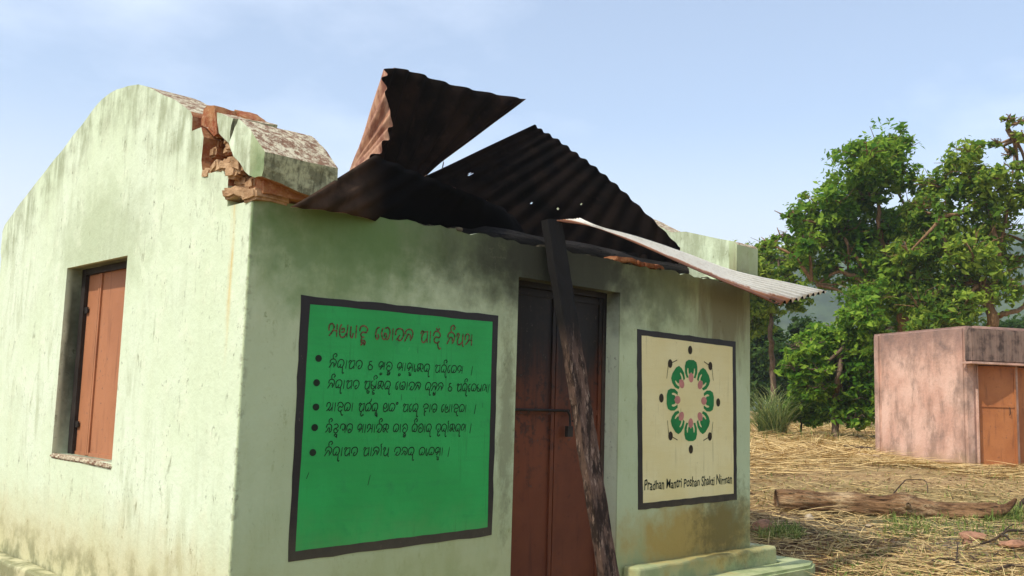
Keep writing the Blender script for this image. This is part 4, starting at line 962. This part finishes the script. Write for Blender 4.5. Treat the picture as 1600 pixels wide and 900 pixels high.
def tree(name, dist, spots, trunk, leaf, density, lm, bm_, label, cat_, depth=1.0, twigs=True, group=None, dead=()):
    """spots: (px, py, radius px) measured at that distance; trunk: list of limbs [(px, py), ...] with radii"""
    b0 = Pd(*trunk[0][0][0], dist); b0.z = gz(b0.x, b0.y)
    t = empty(name, b0, label, cat_, group); cl = []
    for i, (px, py, rp) in enumerate(spots):
        rad = rp*dist/F; c = Pd(px, py, dist+RNG.uniform(-1, 1)*depth*min(1.3, rad*1.3)); cl.append((c, rad))
        cl.append((c+FH*rad*1.1*RNG.choice([-1, 1])+RH*rad*RNG.uniform(-.5, .5), rad*.8))
    crown('crown', cl, leaf, density, M[lm], t)
    bm = bmesh.new()
    for li, (pp, r1, r2) in enumerate(trunk):
        w = [Pd(a, b, dist+(.3*math.sin(i*2.1+li) if i else 0)) for i, (a, b) in enumerate(pp)]
        if li == 0: w[0] = b0-Vector((0, 0, .15))
        q_ = cat(w, 18)
        for i in range(1, 18): q_[i] += Vector((jit(.04), jit(.04), jit(.03)))*min(1, r1*9)
        tube(bm, q_, [r1+(r2-r1)*i/17 for i in range(18)], 8, .25)
    if twigs:
        org = [Pd(*trunk[0][0][-1], dist)]+[Pd(*l[0][-1], dist) for l in trunk[1:]]
        for c, rad in cl[::2]:
            s_ = min(org, key=lambda o_: (o_-c).length)
            q_ = cat([s_, s_.lerp(c, .5)+Vector((jit(.3), jit(.3), .12)), c, c+(c-s_)*.18+Vector((jit(.2), jit(.2), rad*.4))], 12)
            tube(bm, q_, [.055-.045*i/11 for i in range(12)], 6, .3, False)
    if twigs:
        for c, rad in cl:
            for _ in range(9):
                v = Vector(RNG.normal(size=3)); v.normalize(); v.z = abs(v.z)*.8; a_ = c+v*rad*.3; b_ = c+v*rad*RNG.uniform(1.0, 1.5)
                tube(bm, [a_, a_.lerp(b_, .5)+Vector((jit(.12), jit(.12), jit(.1))), b_], [.018, .012, .005], 4, 0, False)
    frombm('trunk', bm, t, [M[bm_]], True)
    return t
tree('broadleaf_tree', 27.0, [(1386, 232, 34), (1352, 262, 40), (1405, 232, 22), (1330, 300, 34), (1395, 280, 26), (1300, 325, 38), (1345, 318, 30), (1268, 352, 34), (1300, 372, 40), (1258, 386, 26), (1345, 372, 36), (1392, 368, 36), (1325, 420, 40), (1372, 428, 44), (1412, 420, 42), (1425, 345, 30), (1350, 470, 36), (1400, 480, 40), (1222, 372, 12), (1236, 340, 12), (1205, 382, 9)],
     [([(1420, 660), (1416, 560), (1408, 480), (1400, 440)], .24, .14), ([(1404, 460), (1385, 400), (1372, 340), (1380, 270)], .11, .03), ([(1400, 450), (1350, 440), (1310, 425), (1275, 445)], .10, .03), ([(1362, 440), (1340, 405), (1318, 370)], .06, .03), ([(1330, 435), (1300, 445), (1268, 438)], .04, .015)], .19, .78, 'leafA', 'bark2', 'tall broad leaved tree with a rounded top rising behind the pink block', 'tree')
tree('broadleaf_tree', 25.0, [(1500, 250, 30), (1470, 292, 34), (1525, 282, 34), (1560, 272, 22), (1588, 215, 10), (1574, 188, 7), (1598, 190, 8), (1580, 240, 10), (1560, 225, 8), (1592, 305, 32), (1545, 312, 34), (1440, 330, 34), (1490, 345, 40), (1560, 360, 36), (1455, 385, 40), (1520, 398, 46), (1604, 262, 12), (1470, 440, 44), (1535, 452, 46), (1420, 395, 26), (1440, 480, 36), (1500, 490, 34), (1580, 408, 26), (1640, 310, 36), (1660, 250, 20), (1650, 370, 40), (1580, 455, 20)],
     [([(1545, 690), (1548, 560), (1550, 500), (1535, 440)], .20, .12), ([(1540, 460), (1500, 420), (1475, 380), (1470, 340)], .09, .035), ([(1545, 470), (1560, 400), (1545, 330), (1520, 270)], .09, .03), ([(1550, 495), (1575, 488), (1600, 478), (1640, 400)], .08, .04), ([(1560, 400), (1580, 300), (1585, 220)], .05, .012)], .18, .62, 'leafB', 'bark2', 'open crowned yellow green tree at the right edge, tallest in view', 'tree')
tree('small_tree', 21.5, [(1312, 528, 34), (1340, 498, 30), (1285, 548, 32), (1345, 545, 34), (1310, 575, 38), (1275, 580, 24), (1345, 590, 30), (1320, 625, 30), (1350, 645, 22), (1368, 520, 24), (1380, 575, 30), (1370, 630, 24), (1258, 545, 24), (1248, 578, 22), (1266, 606, 22), (1330, 655, 20)],
     [([(1308, 672), (1306, 630), (1310, 590), (1320, 540)], .085, .05), ([(1310, 590), (1340, 560), (1352, 520)], .05, .02)], .15, 1.35, 'leafA', 'bark', 'bushy small tree with large leaves just left of the pink block', 'tree', .8)
tree('small_tree', 30.0, [(1198, 395, 28), (1232, 412, 26), (1185, 430, 34), (1222, 448, 24), (1190, 470, 30), (1235, 470, 20), (1165, 410, 34), (1175, 500, 30)],
     [([(1209, 655), (1208, 575), (1204, 520), (1206, 480), (1212, 440)], .10, .05)], .19, .8, 'leafB', 'bark', 'slender tree with a thin bare trunk beside the right end of the house', 'tree')
tree('shrub', 22.5, [(1252, 628, 22), (1262, 648, 18), (1244, 645, 16)], [([(1252, 668), (1252, 650), (1252, 630)], .03, .015)], .12, 3.2, 'leafA', 'bark', 'small round green shrub between the grass clump and the bushy tree', 'shrub', .6, False)
bgk = [(36, [(1190, 545, 34), (1180, 505, 34), (1215, 575, 30), (1180, 600, 32), (1160, 560, 34)], (1188, 650)), (38, [(1250, 520, 24), (1238, 560, 30), (1268, 560, 28), (1262, 605, 34), (1230, 610, 30)], (1250, 650)),
       (37, [(1405, 520, 34), (1378, 545, 34), (1420, 560, 36), (1385, 590, 36), (1350, 600, 30)], (1395, 650)), (39, [(1450, 535, 34), (1490, 530, 36), (1470, 580, 36), (1520, 570, 34)], (1475, 650)), (38, [(1570, 525, 26), (1610, 520, 34), (1600, 570, 36), (1560, 580, 34)], (1590, 650)),
       (36, [(1680, 470, 50), (1720, 420, 46), (1700, 540, 50), (1650, 560, 44)], (1690, 655)), (40, [(1295, 640, 26), (1325, 600, 30), (1310, 560, 24), (1290, 600, 24)], (1305, 655)),
  (38, [(1080, 520, 44), (1110, 470, 40), (1060, 575, 40), (1125, 560, 40)], (1090, 650)), (42, [(960, 540, 44), (1000, 490, 40), (930, 580, 40), (1020, 570, 40)], (975, 645))]
bgl = ['dark bush behind the slender tree at the right end of the house', 'dark bush behind the grass clump, left of the bushy tree', 'dark tree filling the space behind the left edge of the pink block', 'dark tree hidden behind the middle of the pink block roof', 'dark tree behind the right end of the pink block roof', 'dark tree just outside the right edge behind the pink block', 'dark bush behind the trunk of the bushy small tree', 'dark tree wholly behind the right part of the green house', 'dark tree wholly behind the middle of the green house']
for (dd, sp, bs), lb in zip(bgk, bgl):
    tree('dark_tree', dd, sp, [([bs, (sp[0][0], sp[0][1]+30)], .09, .04)], .24, 1.0, 'leafC', 'bark', lb, 'tree', 1.0, False, 'dark trees behind the yard')
# grass clump (palm-like, arching blades)
b0 = Pd(1206, 655, 22.5); b0.z = gz(b0.x, b0.y); V, FA = [], []; k = 0
for i in range(420):
    az = random.uniform(0, 6.283); l = random.uniform(.9, 2.0); el = random.uniform(.75, 1.5); w = random.uniform(.008, .016)
    st = Vector((jit(.25), jit(.25), 0)); pr = None; d = Vector((math.cos(az), math.sin(az), 0)); sd = Vector((-d.y, d.x, 0))
    for s_ in range(6):
        t = s_/5; p = st+d*(l*t*math.cos(el)+.35*l*t*t*t)+Vector((0, 0, l*t*math.sin(el)-.35*l*t**3)); ww = w*(1-t*.85); V += [p-sd*ww, p+sd*ww]
        if s_: FA.append((k-2, k-1, k+1, k))
        k += 2
o = frompy('grass_clump', V, FA, None, [M['palm']]); o.location = b0; tag(o, 'tall clump of arching grey green blades below the slender tree', 'grass clump')

# ================================================================== AIR
hz = bmesh.new(); bx(hz, -900, 900, -900, 900, -6, 112)
ho = frombm('haze', hz); ho.display_type = 'WIRE'; tag(ho, 'thin haze over the valley', 'haze', kind='stuff')
hm = bpy.data.materials.new('haze'); hm.use_nodes = True; hn = hm.node_tree.nodes; hn.remove(hn['Principled BSDF'])
pv = hn.new('ShaderNodeVolumePrincipled'); pv.inputs['Color'].default_value = (.80, .88, .98, 1); pv.inputs['Density'].default_value = .0007; pv.inputs['Anisotropy'].default_value = .2
hm.node_tree.links.new(pv.outputs[0], hn['Material Output'].inputs['Volume']); ho.data.materials.append(hm)
